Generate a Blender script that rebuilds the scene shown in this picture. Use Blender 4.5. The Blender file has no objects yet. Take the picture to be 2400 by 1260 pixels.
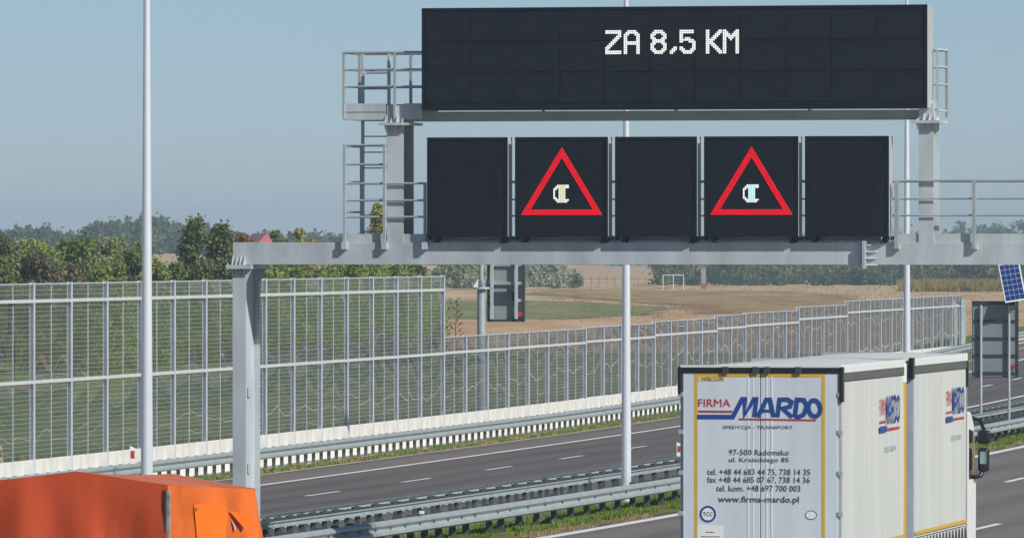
import bpy, bmesh, math, random
from mathutils import Vector, Matrix
random.seed(7)
R = math.radians
S = bpy.context.scene
COL = S.collection

# ------------------------------------------------------------------ camera
cam_d = bpy.data.cameras.new("camera")
cam = bpy.data.objects.new("camera", cam_d); COL.objects.link(cam)
EYE = 5.85
cam.location = (0, 0, EYE); cam.rotation_euler = (R(90), 0, 0)
cam_d.sensor_width = 36; cam_d.lens = 300; cam_d.shift_y = -50/2400
cam_d.clip_start = 1; cam_d.clip_end = 20000
S.camera = cam

# ------------------------------------------------------------------ light
SUN_AZ, SUN_EL = 48, 37            # degrees right of straight behind the camera
w = bpy.data.worlds.new("World"); S.world = w; w.use_nodes = True
nt = w.node_tree; bg = nt.nodes["Background"]
sky = nt.nodes.new("ShaderNodeTexSky"); sky.sky_type = 'NISHITA'; sky.sun_disc = False
sky.sun_elevation = R(SUN_EL); sky.sun_rotation = R(180-SUN_AZ)
sky.air_density = 0.56; sky.dust_density = 0.15; sky.ozone_density = 4.0; sky.altitude = 0
nt.links.new(sky.outputs[0], bg.inputs[0]); bg.inputs[1].default_value = 0.061
sd = bpy.data.lights.new("sun", 'SUN'); sd.energy = 3.6; sd.angle = R(0.5); sd.color = (1, .965, .915)
sun = bpy.data.objects.new("sun", sd); COL.objects.link(sun)
sv = Vector((math.sin(R(SUN_AZ))*math.cos(R(SUN_EL)), -math.cos(R(SUN_AZ))*math.cos(R(SUN_EL)), math.sin(R(SUN_EL))))
sun.rotation_euler = sv.to_track_quat('Z', 'Y').to_euler(); sun.location = (60, -40, 80)
S.view_settings.view_transform = 'Standard'; S.view_settings.look = 'None'
S.view_settings.exposure = 0.35; S.view_settings.gamma = 1; S.view_settings.use_curve_mapping = False
S.cycles.max_bounces = 8; S.cycles.transparent_max_bounces = 24

# ------------------------------------------------------------------ helpers
def empty(name, loc=(0, 0, 0), rz=0):
    o = bpy.data.objects.new(name, None); COL.objects.link(o)
    o.location = loc; o.rotation_euler = (0, 0, rz); o.empty_display_size = .3
    return o
def tag(o, label=None, cat=None, group=None, kind=None):
    if label: o["label"] = label
    if cat: o["category"] = cat
    if group: o["group"] = group
    if kind: o["kind"] = kind
    return o
def inst(name, me, parent=None, loc=(0, 0, 0), rot=(0, 0, 0), scale=(1, 1, 1)):
    o = bpy.data.objects.new(name, me); COL.objects.link(o)
    o.parent = parent; o.location = loc; o.rotation_euler = rot; o.scale = scale
    return o
class MB:
    def __init__(s): s.v = []; s.f = []; s.uv = {}
    def quad(s, *p):
        n = len(s.v); s.v += [tuple(q) for q in p]; s.f.append(tuple(range(n, n+len(p)))); return s
    def box(s, x0, x1, y0, y1, z0, z1):
        n = len(s.v)
        s.v += [(x0,y0,z0),(x1,y0,z0),(x1,y1,z0),(x0,y1,z0),(x0,y0,z1),(x1,y0,z1),(x1,y1,z1),(x0,y1,z1)]
        for q in ((0,3,2,1),(4,5,6,7),(0,1,5,4),(1,2,6,5),(2,3,7,6),(3,0,4,7)): s.f.append(tuple(n+i for i in q))
        return s
    def prism(s, poly, axis, a, b):          # closed polygon swept along axis 0/1/2 from a to b
        def P(p, t):
            return (t, p[0], p[1]) if axis == 0 else (p[0], t, p[1]) if axis == 1 else (p[0], p[1], t)
        n = len(s.v); m = len(poly)
        s.v += [P(p, a) for p in poly] + [P(p, b) for p in poly]
        for i in range(m):
            j = (i+1) % m; s.f.append((n+i, n+j, n+m+j, n+m+i))
        s.f.append(tuple(n+i for i in range(m))[::-1]); s.f.append(tuple(n+m+i for i in range(m)))
        return s
    def tube(s, pts, r, seg=8, cap=True):    # r a number or a list
        pts = [Vector(p) for p in pts]; m = len(pts); n = len(s.v)
        rs = r if isinstance(r, (list, tuple)) else [r]*m
        for i, p in enumerate(pts):
            d = (pts[min(i+1, m-1)]-pts[max(i-1, 0)]).normalized()
            a = Vector((0, 0, 1)) if abs(d.z) < .9 else Vector((1, 0, 0))
            e1 = d.cross(a).normalized(); e2 = d.cross(e1)
            for k in range(seg):
                t = 2*math.pi*k/seg
                s.v.append(tuple(p+(e1*math.cos(t)+e2*math.sin(t))*rs[i]))
        for i in range(m-1):
            for k in range(seg):
                k2 = (k+1) % seg
                s.f.append((n+i*seg+k, n+i*seg+k2, n+(i+1)*seg+k2, n+(i+1)*seg+k))
        if cap:
            s.f.append(tuple(n+k for k in range(seg))[::-1]); s.f.append(tuple(n+(m-1)*seg+k for k in range(seg)))
        return s
    def mesh(s, name, mat, smooth=False, bevel=0):
        me = bpy.data.meshes.new(name); me.from_pydata(s.v, [], s.f)
        bm = bmesh.new(); bm.from_mesh(me); bmesh.ops.recalc_face_normals(bm, faces=bm.faces)
        if bevel: bmesh.ops.bevel(bm, geom=list(bm.edges), offset=bevel, segments=2, affect='EDGES', profile=.5)
        bm.to_mesh(me); bm.free()
        for m in (mat if isinstance(mat, (list, tuple)) else [mat]): me.materials.append(m)
        if smooth: me.polygons.foreach_set("use_smooth", [True]*len(me.polygons)); me.set_sharp_from_angle(angle=R(50))
        me.update(); return me
    def build(s, name, mat, parent=None, smooth=False, bevel=0, loc=(0, 0, 0), rot=(0, 0, 0)):
        return inst(name, s.mesh(name, mat, smooth, bevel), parent, loc, rot)
def B(*a): return MB().box(*a)

# ------------------------------------------------------------------ materials
def mat(name, col, rough=.6, metal=0, var=.12, scale=3, bump=0, bscale=None, spec=.5, emit=None, estr=0, stretch=None):
    m = bpy.data.materials.new(name); m.use_nodes = True
    t = m.node_tree; b = t.nodes["Principled BSDF"]; L = t.links.new
    b.inputs["Roughness"].default_value = rough; b.inputs["Metallic"].default_value = metal
    b.inputs["Specular IOR Level"].default_value = spec
    co = t.nodes.new("ShaderNodeTexCoord"); src = co.outputs["Object"]
    if stretch:
        mp = t.nodes.new("ShaderNodeMapping"); mp.inputs["Scale"].default_value = stretch
        L(src, mp.inputs[0]); src = mp.outputs[0]
    nz = t.nodes.new("ShaderNodeTexNoise"); nz.inputs["Scale"].default_value = scale; nz.inputs["Detail"].default_value = 6
    L(src, nz.inputs["Vector"])
    rp = t.nodes.new("ShaderNodeValToRGB")
    rp.color_ramp.elements[0].position = .3; rp.color_ramp.elements[1].position = .7
    rp.color_ramp.elements[0].color = tuple(c*(1-var) for c in col)+(1,)
    rp.color_ramp.elements[1].color = tuple(min(1, c*(1+var)) for c in col)+(1,)
    L(nz.outputs[0], rp.inputs[0]); L(rp.outputs[0], b.inputs["Base Color"])
    if bump:
        n2 = t.nodes.new("ShaderNodeTexNoise"); n2.inputs["Scale"].default_value = bscale or scale*4; n2.inputs["Detail"].default_value = 4
        L(src, n2.inputs["Vector"])
        bp = t.nodes.new("ShaderNodeBump"); bp.inputs["Strength"].default_value = bump; bp.inputs["Distance"].default_value = .05
        L(n2.outputs[0], bp.inputs["Height"]); L(bp.outputs[0], b.inputs["Normal"])
    if emit:
        b.inputs["Emission Color"].default_value = emit+(1,); b.inputs["Emission Strength"].default_value = estr
    return m
GALV = mat("galvanised_steel", (.49, .545, .56), .55, .12, .17, 1.5, .08, 14, stretch=(1.6, 1.6, .5))
GALV2 = mat("galvanised_rail", (.42, .47, .47), .5, .3, .14, 1.3, .1, 6)
ALU = mat("pole_aluminium", (.76, .795, .83), .28, .3, .03, 2)
POSTM = mat("barrier_post_steel", (.60, .645, .68), .5, .25, .08, 2)
RAILW = mat("barrier_rail_paint", (.60, .615, .61), .5, .05, .08, 2)
DARKST = mat("dark_steel", (.06, .075, .085), .5, .4, .2, 3)
RPOST = mat("rail_post_steel", (.10, .12, .125), .6, .3, .25, 4)
CONC = mat("plinth_concrete", (.68, .665, .60), .9, 0, .17, 1.8, .25, 30, stretch=(1, 1, .5))
BLACK = mat("sign_face_black", (.0095, .0145, .021), .55, 0, .12, 1.2, spec=.35)
MODUL = mat("display_module", (.0115, .0175, .0235), .6, 0, .25, 1.5, spec=.3, stretch=(1, 1, 12))
UNLIT = mat("unlit_led", (.029, .033, .037), .5, 0, .25, 6, spec=.3)
CABI = mat("sign_cabinet", (.46, .48, .49), .5, .1, .05, 2)
LEDW = mat("led_white", (.25, .25, .25), .5, 0, .02, 2, emit=(.93, 1, .97), estr=.72)
LEDY = mat("led_warm", (.2, .2, .16), .5, 0, .02, 2, emit=(.85, .84, .60), estr=.72)
LEDC = mat("led_cool", (.2, .22, .22), .5, 0, .02, 2, emit=(.62, .93, .95), estr=.75)
LEDR = mat("led_red", (.35, .006, .012), .5, 0, .02, 2, emit=(1, .0, .012), estr=.85)
SGREY = mat("sign_back_grey", (.30, .325, .325), .55, .2, .1, 2)
RUBBER = mat("rubber", (.02, .02, .02), .8, 0, .2, 5)
CABLE = mat("cable_black", (.012, .014, .016), .6)
DOORG = mat("trailer_door_grey", (.60, .665, .705), .42, .05, .075, 1.3, .02, 3, stretch=(2.2, 1, .3))
FRAMEG = mat("trailer_frame", (.42, .46, .49), .4, .3, .06, 2)
CURT = mat("curtain_white", (.56, .58, .545), .6, 0, .075, 1.0, .12, 1.4, stretch=(1, 2.6, .22))
ROOFW = mat("roof_tarp_white", (.62, .63, .61), .7, 0, .05, 1.4, .1, 2)
WHITE = mat("white_paint", (.78, .79, .77), .35, 0, .03, 2)
YEL = mat("yellow_tape", (.62, .38, .04), .5, 0, .08, 4)
BLUEP = mat("blue_print", (.012, .06, .26), .5, 0, .05, 4)
REDP = mat("red_print", (.46, .035, .04), .5, 0, .05, 4)
INK = mat("dark_print", (.075, .08, .09), .6, 0, .05, 4)
PALEP = mat("pale_print", (.36, .40, .45), .6, 0, .05, 4)
PLASTIC = mat("black_plastic", (.012, .014, .016), .35, 0, .2, 4)
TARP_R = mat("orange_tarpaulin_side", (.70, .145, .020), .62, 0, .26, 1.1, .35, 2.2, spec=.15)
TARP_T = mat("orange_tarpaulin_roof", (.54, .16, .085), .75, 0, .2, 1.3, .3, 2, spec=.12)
TARP_B = mat("orange_tarpaulin_rear", (.55, .085, .032), .7, 0, .30, .9, .3, 1.8, spec=.12, stretch=(1, 1, .3))  # same orange as the side; its weaker light is put into the darker colour
GLASSD = mat("window_glass", (.02, .03, .035), .06, 0, .1, 2)
SOLAR = mat("solar_cell", (.015, .045, .17), .12, 0, .15, 6)
BARK = mat("bark", (.09, .07, .055), .9, 0, .3, 4)
BRICK = mat("red_brick", (.32, .085, .055), .9, 0, .2, 5)
ROOFR = mat("red_roof", (.50, .09, .10), .7, 0, .15, 2)
WALLC = mat("house_wall", (.55, .5, .42), .9, 0, .08, 2)
PAINTL = mat("road_paint", (.74, .74, .72), .75, 0, .10, 2.5)
SOILW = mat("wood_post", (.16, .13, .10), .9, 0, .2, 4)

def ground_mat(name, cols, scale, rough=.95, bump=.06, stretch=(1, 1, 1)):
    m = bpy.data.materials.new(name); m.use_nodes = True
    t = m.node_tree; b = t.nodes["Principled BSDF"]; L = t.links.new
    b.inputs["Roughness"].default_value = rough; b.inputs["Specular IOR Level"].default_value = .15
    g = t.nodes.new("ShaderNodeNewGeometry"); mp = t.nodes.new("ShaderNodeMapping"); mp.inputs["Scale"].default_value = stretch
    L(g.outputs["Position"], mp.inputs[0])
    nz = t.nodes.new("ShaderNodeTexNoise"); nz.inputs["Scale"].default_value = scale; nz.inputs["Detail"].default_value = 9; nz.inputs["Roughness"].default_value = .68
    L(mp.outputs[0], nz.inputs["Vector"])
    rp = t.nodes.new("ShaderNodeValToRGB"); e = rp.color_ramp.elements
    e[0].position = .32; e[0].color = cols[0]+(1,); e[1].position = .68; e[1].color = cols[-1]+(1,)
    for i, c in enumerate(cols[1:-1]):
        x = e.new(.32+.36*(i+1)/(len(cols)-1)); x.color = c+(1,)
    L(nz.outputs[0], rp.inputs[0]); L(rp.outputs[0], b.inputs["Base Color"])
    bp = t.nodes.new("ShaderNodeBump"); bp.inputs["Strength"].default_value = bump; bp.inputs["Distance"].default_value = .3
    L(nz.outputs[0], bp.inputs["Height"]); L(bp.outputs[0], b.inputs["Normal"])
    return m
STRAW = ground_mat("straw_field", [(.38, .25, .13), (.52, .38, .21), (.62, .49, .30)], .16, stretch=(1, .10, 1))
TAN = ground_mat("tilled_tan_field", [(.40, .25, .125), (.50, .335, .18), (.58, .42, .24)], .16, stretch=(1, .10, 1))
GREENF = ground_mat("green_crop", [(.12, .17, .045), (.19, .21, .07), (.34, .25, .12)], .16, stretch=(1, .10, 1))
BROWNF = ground_mat("brown_stubble", [(.24, .13, .055), (.33, .20, .09), (.36, .27, .11), (.48, .36, .18)], .16, stretch=(1, .10, 1))
VERGE = ground_mat("verge_grass", [(.06, .09, .02), (.14, .16, .04), (.26, .21, .09)], .9)
PAST = ground_mat("pasture_olive", [(.11, .15, .045), (.19, .20, .075), (.31, .25, .12)], .12, stretch=(1, .14, 1))
MEADOW = ground_mat("meadow_green", [(.10, .17, .035), (.18, .24, .065), (.30, .26, .11)], .16, stretch=(1, .3, 1))
GRAVEL = ground_mat("verge_gravel", [(.25, .22, .18), (.40, .36, .30), (.5, .46, .38)], 3)
MEDIAN = ground_mat("median_paving", [(.17, .155, .145), (.21, .19, .175), (.25, .23, .21)], 1.2)

def asphalt(name, base, shoulder, lo, hi, lanes):
    m = bpy.data.materials.new(name); m.use_nodes = True
    t = m.node_tree; b = t.nodes["Principled BSDF"]; L = t.links.new
    b.inputs["Roughness"].default_value = .82; b.inputs["Specular IOR Level"].default_value = .35
    uv = t.nodes.new("ShaderNodeUVMap"); uv.uv_map = "UVMap"
    sx = t.nodes.new("ShaderNodeSeparateXYZ"); L(uv.outputs[0], sx.inputs[0])
    def math_(op, a, bb=None, c=None):
        n = t.nodes.new("ShaderNodeMath"); n.operation = op
        for i, q in enumerate((a, bb, c)):
            if q is None: continue
            if isinstance(q, (int, float)): n.inputs[i].default_value = q
            else: L(q, n.inputs[i])
        return n.outputs[0]
    mp = t.nodes.new("ShaderNodeMapping"); mp.inputs["Scale"].default_value = (1.6, .05, 1); L(uv.outputs[0], mp.inputs[0])
    nz = t.nodes.new("ShaderNodeTexNoise"); nz.inputs["Scale"].default_value = 1; nz.inputs["Detail"].default_value = 6; L(mp.outputs[0], nz.inputs["Vector"])
    n3 = t.nodes.new("ShaderNodeTexNoise"); n3.inputs["Scale"].default_value = 5; n3.inputs["Detail"].default_value = 8; L(uv.outputs[0], n3.inputs["Vector"])
    # wheel tracks: two worn bands in each lane (period = half a lane)
    ph = math_('MULTIPLY', math_('SUBTRACT', sx.outputs[0], lo), 2*math.pi/(lanes/2))
    tr = math_('MULTIPLY', math_('COSINE', ph), -.075)
    fac = math_('ADD', math_('ADD', math_('MULTIPLY', nz.outputs[0], .5), math_('MULTIPLY', n3.outputs[0], .28)), tr)
    rp = t.nodes.new("ShaderNodeValToRGB"); e = rp.color_ramp.elements
    e[0].position = .22; e[0].color = tuple(c*.78 for c in base)+(1,); e[1].position = .48; e[1].color = tuple(c*1.2 for c in base)+(1,)
    L(fac, rp.inputs[0])
    inside = math_('MULTIPLY', math_('GREATER_THAN', sx.outputs[0], lo), math_('LESS_THAN', sx.outputs[0], hi))
    r2 = t.nodes.new("ShaderNodeValToRGB"); e = r2.color_ramp.elements
    e[0].position = .22; e[0].color = tuple(c*.85 for c in shoulder)+(1,); e[1].position = .48; e[1].color = tuple(c*1.15 for c in shoulder)+(1,)
    L(fac, r2.inputs[0])
    mx = t.nodes.new("ShaderNodeMix"); mx.data_type = 'RGBA'
    L(inside, mx.inputs[0]); L(r2.outputs[0], mx.inputs[6]); L(rp.outputs[0], mx.inputs[7]); L(mx.outputs[2], b.inputs["Base Color"])
    bp = t.nodes.new("ShaderNodeBump"); bp.inputs["Strength"].default_value = .25; bp.inputs["Distance"].default_value = .01
    L(n3.outputs[0], bp.inputs["Height"]); L(bp.outputs[0], b.inputs["Normal"])
    return m

def leaf_mat(name, c1, c2, rough=.6, trans=.3):
    m = bpy.data.materials.new(name); m.use_nodes = True
    t = m.node_tree; b = t.nodes["Principled BSDF"]; L = t.links.new
    b.inputs["Roughness"].default_value = rough; b.inputs["Specular IOR Level"].default_value = .25
    at = t.nodes.new("ShaderNodeAttribute"); at.attribute_name = "tone"
    mx = t.nodes.new("ShaderNodeMix"); mx.data_type = 'RGBA'
    L(at.outputs["Fac"], mx.inputs[0]); mx.inputs[6].default_value = c1+(1,); mx.inputs[7].default_value = c2+(1,)
    L(mx.outputs[2], b.inputs["Base Color"])
    tr = t.nodes.new("ShaderNodeBsdfTranslucent"); L(mx.outputs[2], tr.inputs[0])
    ms = t.nodes.new("ShaderNodeMixShader"); ms.inputs[0].default_value = trans
    L(b.outputs[0], ms.inputs[1]); L(tr.outputs[0], ms.inputs[2]); L(ms.outputs[0], t.nodes["Material Output"].inputs[0])
    return m
LEAF = dict(
    green=leaf_mat("leaf_green", (0.109, 0.179, 0.051), (0.282, 0.346, 0.102)),
    dark=leaf_mat("leaf_dark", (.085, .125, .045), (.24, .26, .085)),
    pale=leaf_mat("leaf_pale", (0.223, 0.260, 0.131), (0.483, 0.483, 0.315)),
    brown=leaf_mat("leaf_brown", (.12, .11, .07), (.25, .21, .13)),
    yellow=leaf_mat("leaf_yellow", (0.242, 0.242, 0.046), (0.500, 0.428, 0.092)),
    bright=leaf_mat("leaf_bright", (0.154, 0.218, 0.051), (0.384, 0.422, 0.102)),
    far=leaf_mat("leaf_far", (0.055, 0.102, 0.037), (0.140, 0.186, 0.065)),
    rust=leaf_mat("leaf_rust", (0.205, 0.140, 0.055), (0.408, 0.260, 0.092)))
GRASS = leaf_mat("grass_green", (.12, .21, .025), (.27, .36, .07), trans=.35)
DRY = leaf_mat("grass_dry", (.30, .23, .11), (.48, .38, .21), trans=.3)
RUSTW = leaf_mat("weed_rust", (.24, .13, .06), (.38, .24, .11), trans=.3)
WEED = leaf_mat("weed_yellow", (.22, .19, .04), (.42, .32, .07), trans=.3)

# glazing of the noise barrier: clear sheet with embedded horizontal threads, slightly wavy
def pane_material():
    m = bpy.data.materials.new("barrier_glazing"); m.use_nodes = True
    t = m.node_tree; L = t.links.new
    for n in list(t.nodes):
        if n.type == 'BSDF_PRINCIPLED': t.nodes.remove(n)
    out = t.nodes["Material Output"]
    co = t.nodes.new("ShaderNodeTexCoord"); oi = t.nodes.new("ShaderNodeObjectInfo")
    ad = t.nodes.new("ShaderNodeVectorMath"); ad.operation = 'ADD'
    sc = t.nodes.new("ShaderNodeVectorMath"); sc.operation = 'SCALE'; sc.inputs[3].default_value = 60
    cb = t.nodes.new("ShaderNodeCombineXYZ"); L(oi.outputs["Random"], cb.inputs[0]); L(oi.outputs["Random"], cb.inputs[1]); L(cb.outputs[0], sc.inputs[0])
    L(co.outputs["Object"], ad.inputs[0]); L(sc.outputs[0], ad.inputs[1])
    nz = t.nodes.new("ShaderNodeTexNoise"); nz.inputs["Scale"].default_value = .33; nz.inputs["Detail"].default_value = .4; L(ad.outputs[0], nz.inputs["Vector"])
    bp = t.nodes.new("ShaderNodeBump"); bp.inputs["Strength"].default_value = .5; bp.inputs["Distance"].default_value = .10
    L(nz.outputs[0], bp.inputs["Height"])
    gl = t.nodes.new("ShaderNodeBsdfGlossy"); gl.inputs["Roughness"].default_value = .012; gl.inputs["Color"].default_value = (.9, .9, .9, 1)
    L(bp.outputs[0], gl.inputs["Normal"])
    tr = t.nodes.new("ShaderNodeBsdfTransparent"); tr.inputs[0].default_value = (.83, .85, .84, 1)
    ge = t.nodes.new("ShaderNodeNewGeometry"); dt = t.nodes.new("ShaderNodeVectorMath"); dt.operation = 'DOT_PRODUCT'
    L(ge.outputs["Normal"], dt.inputs[0]); L(ge.outputs["Incoming"], dt.inputs[1])
    def M(op, a, b):
        n = t.nodes.new("ShaderNodeMath"); n.operation = op
        for i, q in enumerate((a, b)):
            if isinstance(q, (int, float)): n.inputs[i].default_value = q
            else: L(q, n.inputs[i])
        return n
    ab = M('ABSOLUTE', dt.outputs["Value"], 0); fr = M('ADD', M('MULTIPLY', M('POWER', M('SUBTRACT', 1, ab.outputs[0]).outputs[0], 5).outputs[0], 1.15).outputs[0], .06)
    fr = M('MULTIPLY', fr.outputs[0], M('SUBTRACT', 1, ge.outputs["Backfacing"]).outputs[0])
    mx = t.nodes.new("ShaderNodeMixShader"); L(fr.outputs[0], mx.inputs[0]); L(tr.outputs[0], mx.inputs[1]); L(gl.outputs[0], mx.inputs[2])
    sx = t.nodes.new("ShaderNodeSeparateXYZ"); L(co.outputs["Object"], sx.inputs[0])
    a = t.nodes.new("ShaderNodeMath"); a.operation = 'MULTIPLY'; a.inputs[1].default_value = 1/.115; L(sx.outputs[2], a.inputs[0])
    b = t.nodes.new("ShaderNodeMath"); b.operation = 'FRACT'; L(a.outputs[0], b.inputs[0])
    c = t.nodes.new("ShaderNodeMath"); c.operation = 'LESS_THAN'; c.inputs[1].default_value = .17; L(b.outputs[0], c.inputs[0])
    df = t.nodes.new("ShaderNodeBsdfDiffuse"); df.inputs[0].default_value = (.47, .48, .475, 1)
    c2 = t.nodes.new("ShaderNodeMath"); c2.operation = 'MULTIPLY'; c2.inputs[1].default_value = .25; L(c.outputs[0], c2.inputs[0])
    fz = t.nodes.new("ShaderNodeTexNoise"); fz.inputs["Scale"].default_value = 1.3; fz.inputs["Detail"].default_value = 5; L(ad.outputs[0], fz.inputs["Vector"])
    ff = M('MULTIPLY_ADD', fz.outputs[0], .05); ff.inputs[2].default_value = .0
    dd = t.nodes.new("ShaderNodeBsdfDiffuse"); dd.inputs[0].default_value = (.40, .44, .47, 1)
    mf = t.nodes.new("ShaderNodeMixShader"); L(ff.outputs[0], mf.inputs[0]); L(mx.outputs[0], mf.inputs[1]); L(dd.outputs[0], mf.inputs[2])
    m2 = t.nodes.new("ShaderNodeMixShader"); L(c2.outputs[0], m2.inputs[0]); L(mf.outputs[0], m2.inputs[1]); L(df.outputs[0], m2.inputs[2])
    L(m2.outputs[0], out.inputs[0])
    return m
PANE = pane_material()

# ------------------------------------------------------------------ the road's line: plan curve and level
def _p(d): return .163*d-1.48*(math.exp(-(d+20)/40)-math.exp(-.5))
def poly(d):
    if d < -20: return _p(-20)+.2*(d+20)-.0003*(d+20)**2
    return _p(d)
def rise(Y):
    if Y < 275: return 0
    if Y < 420: return 4.9e-5*(Y-275)**2
    z, g = 4.9e-5*145**2, 4.9e-5*290
    t = min(Y-420, 150); return z+g*t-g*t*t/300
def level(o):
    if o > 6: return -.025*(o-6)
    if o < 0: return .025*o
    return 0
def RP(o, Y, z=0): return Vector((o+poly(Y-200), Y, level(o)+rise(Y)+z))
def strip(name, mt, offs, y0, y1, step=4, dz=0, zs=None, parent=None):
    mb = MB(); uvs = []
    n = max(1, int(round((y1-y0)/step))); ys = [y0+(y1-y0)*i/n for i in range(n+1)]
    k = len(offs)
    for Y in ys:
        for j, o in enumerate(offs):
            p = RP(o, Y, dz)
            if zs and zs[j] is not None: p.z = zs[j]
            mb.v.append(tuple(p)); uvs.append((o, Y))
    for i in range(n):
        for j in range(k-1): mb.f.append((i*k+j, i*k+j+1, (i+1)*k+j+1, (i+1)*k+j))
    me = bpy.data.meshes.new(name); me.from_pydata(mb.v, [], mb.f)
    ul = me.uv_layers.new(name="UVMap")
    for lp in me.loops: ul.data[lp.index].uv = uvs[lp.vertex_index]
    me.materials.append(mt); me.update()
    return inst(name, me, parent)

# ------------------------------------------------------------------ ground, fields
GZ = -.62
def sheet(name, mt, pts, z):
    return tag(MB().quad(*[(x, y, z) for x, y in pts]).build(name, mt), kind="structure")
sheet("ground", STRAW, [(-3000, -45), (3000, -45), (3000, 10500), (-3000, 10500)], GZ)
def field(name, mt, rows, z, jit=1.0, sub=40):
    """rows = (Y, left x, right x) from near to far; edges jittered, one strip of quads"""
    mb = MB(); full = []
    for (y0, a0, b0), (y1, a1, b1) in zip(rows, rows[1:]):
        for k in range(sub):
            t = k/sub; full.append((y0+(y1-y0)*t, a0+(a1-a0)*t+random.uniform(-jit, jit), b0+(b1-b0)*t+random.uniform(-jit, jit)))
    full.append(rows[-1])
    for (y0, a0, b0), (y1, a1, b1) in zip(full, full[1:]):
        mb.quad((a0, y0, z), (b0, y0, z), (b1, y1, z), (a1, y1, z))
    return tag(mb.build(name, mt), kind="structure")
def gx(px, Y): return (px-1200)*Y/20000
field("tilled_field", TAN, [(330, -30, -20), (560, -9, 20), (700, -10, 60), (860, -12, 110)], GZ+.03)
field("pasture", PAST, [(480, -200, -7), (700, -200, -8), (1000, -200, -10)], GZ+.035, 2)
field("green_field", GREENF, [(770, -160, gx(1330, 770)), (830, -160, gx(1540, 830)), (930, -160, gx(1560, 930)), (1000, -160, gx(1380, 1000)), (1050, -160, gx(1220, 1050))], GZ+.06, 2.0)
field("stubble_field", BROWNF, [(830, gx(1680, 830), gx(1960, 830)), (900, gx(1610, 900), gx(2040, 900)), (960, gx(1590, 960), gx(2060, 960)), (1060, gx(1400, 1060), gx(2010, 1060)), (1180, gx(1240, 1180), gx(1930, 1180)), (1270, gx(1300, 1270), gx(1800, 1270))], GZ+.09, 3.2)
field("unseen_pasture", MEADOW, [(120, 45, 700), (900, 110, 800), (2600, 230, 1400)], GZ+.03, 2)  # out of view; added so the barrier glazing reflects green ground
field("far_field", TAN, [(1290, -60, 20), (1460, -60, 30)], GZ+.05, 2)
field("far_slope_field", TAN, [(1750, -10, 40), (2900, -30, 60)], GZ+.05, 1)

# low hill on the left, under the far wood
mb = MB(); nx, ny = 24, 16
for j in range(ny+1):
    for i in range(nx+1):
        x = -420+i*420/nx; y = 1250+j*1500/ny
        h = 7.0*max(0, math.sin(math.pi*min(1, j/ny*1.0))**1)*max(0, math.sin(math.pi*i/nx))**.5
        mb.v.append((x, y, GZ-.2+h))
for j in range(ny):
    for i in range(nx):
        a = j*(nx+1)+i; mb.f.append((a, a+1, a+nx+2, a+nx+1))
tag(mb.build("hill", STRAW, smooth=True), kind="structure")

# ------------------------------------------------------------------ roads
ASF = asphalt("asphalt_far", (.122, .111, .102), (.17, .145, .128), -9.95, 2, 3.77)
ASN = asphalt("asphalt_near", (.158, .145, .134), (.18, .165, .152), 6.1, 18.6, 3.6)
road_f = tag(strip("far_carriageway", ASF, [-12.2, -9.95, -6.2, -2.3, 0, 1.0], 60, 900), kind="structure")
road_n = tag(strip("near_carriageway", ASN, [5.72, 6, 9.6, 13.2, 18.6, 22], 60, 900), kind="structure")
tag(strip("median_strip", MEDIAN, [1.0, 3.9], 60, 900, dz=-.01), kind="structure")
tag(strip("median_verge", VERGE, [3.9, 5.72], 60, 900, dz=.012), kind="structure")
tag(strip("gravel_edge", GRAVEL, [-12.55, -12.2], 60, 900, dz=.012), kind="structure")
tag(strip("far_verge", VERGE, [-13.5, -12.55], 60, 900, dz=.02), kind="structure")
tag(strip("concrete_gutter", CONC, [-14.9, -13.5], 60, 900, dz=.02), kind="structure")
tag(strip("embankment", VERGE, [-23, -19, -14.9], 60, 900, zs=[GZ+.02, None, None], dz=.0), kind="structure")
tag(strip("meadow", MEADOW, [-95, -60, -40, -23], 205, 520, zs=[GZ+.05]*4), kind="structure")
tag(strip("right_verge", VERGE, [22, 23.5, 29], 60, 900, zs=[None, None, GZ+.02], dz=-.005), kind="structure")
def line(o, wd, y0, y1, parent, name):
    return strip(name, PAINTL, [o-wd/2, o+wd/2], y0, y1, 3, dz=.005, parent=parent)
line(-9.95, .26, 100, 880, road_f, "edge_line"); line(-2.45, .26, 100, 880, road_f, "edge_line")
line(6.05, .28, 100, 880, road_n, "edge_line"); line(18.6, .28, 100, 880, road_n, "edge_line")
for i in range(30):
    y = 206.4-24+i*12.05; line(-6.18, .17, y, y+4, road_f, "lane_dash")
for i in range(30):
    y = 216.4-6*12+i*12; line(9.55, .17, y, y+4.2, road_n, "lane_dash")
    y = 182.4-3*12+i*12; line(13.2, .17, y, y+4.2, road_n, "lane_dash")

# ------------------------------------------------------------------ guardrails
def wbeam_mesh(L, side):
    # W profile in (lateral, z), swept along +y; side = +1 when the hollow side faces +x traffic
    prof = [(0, .155), (.035, .14), (.08, .115), (.08, .065), (.03, .03), (.0, 0), (.03, -.03), (.08, -.065), (.08, -.115), (.035, -.14), (0, -.155)]
    out = [(side*p[0], p[1]) for p in prof]; inn = [(side*(p[0]-.006), p[1]) for p in prof[::-1]]
    mb = MB(); n = len(prof)
    for yy in (0, L):
        for p in out: mb.v.append((p[0], yy, p[1]))
        for p in inn: mb.v.append((p[0], yy, p[1]))
    m = 2*n
    for i in range(m): j = (i+1) % m; mb.f.append((i, j, m+j, m+i))
    return mb.mesh("rail_beam", GALV2)
BEAM_L = 4.0
SLIM = MB().prism([(0, -.06), (.05, -.06), (.05, -.035), (.015, -.035), (.015, .035), (.05, .035), (.05, .06), (0, .06)], 1, 0, BEAM_L+.1).mesh('rail_beam', GALV2)
WB = {1: wbeam_mesh(BEAM_L+.12, 1), -1: wbeam_mesh(BEAM_L+.12, -1)}
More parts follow.
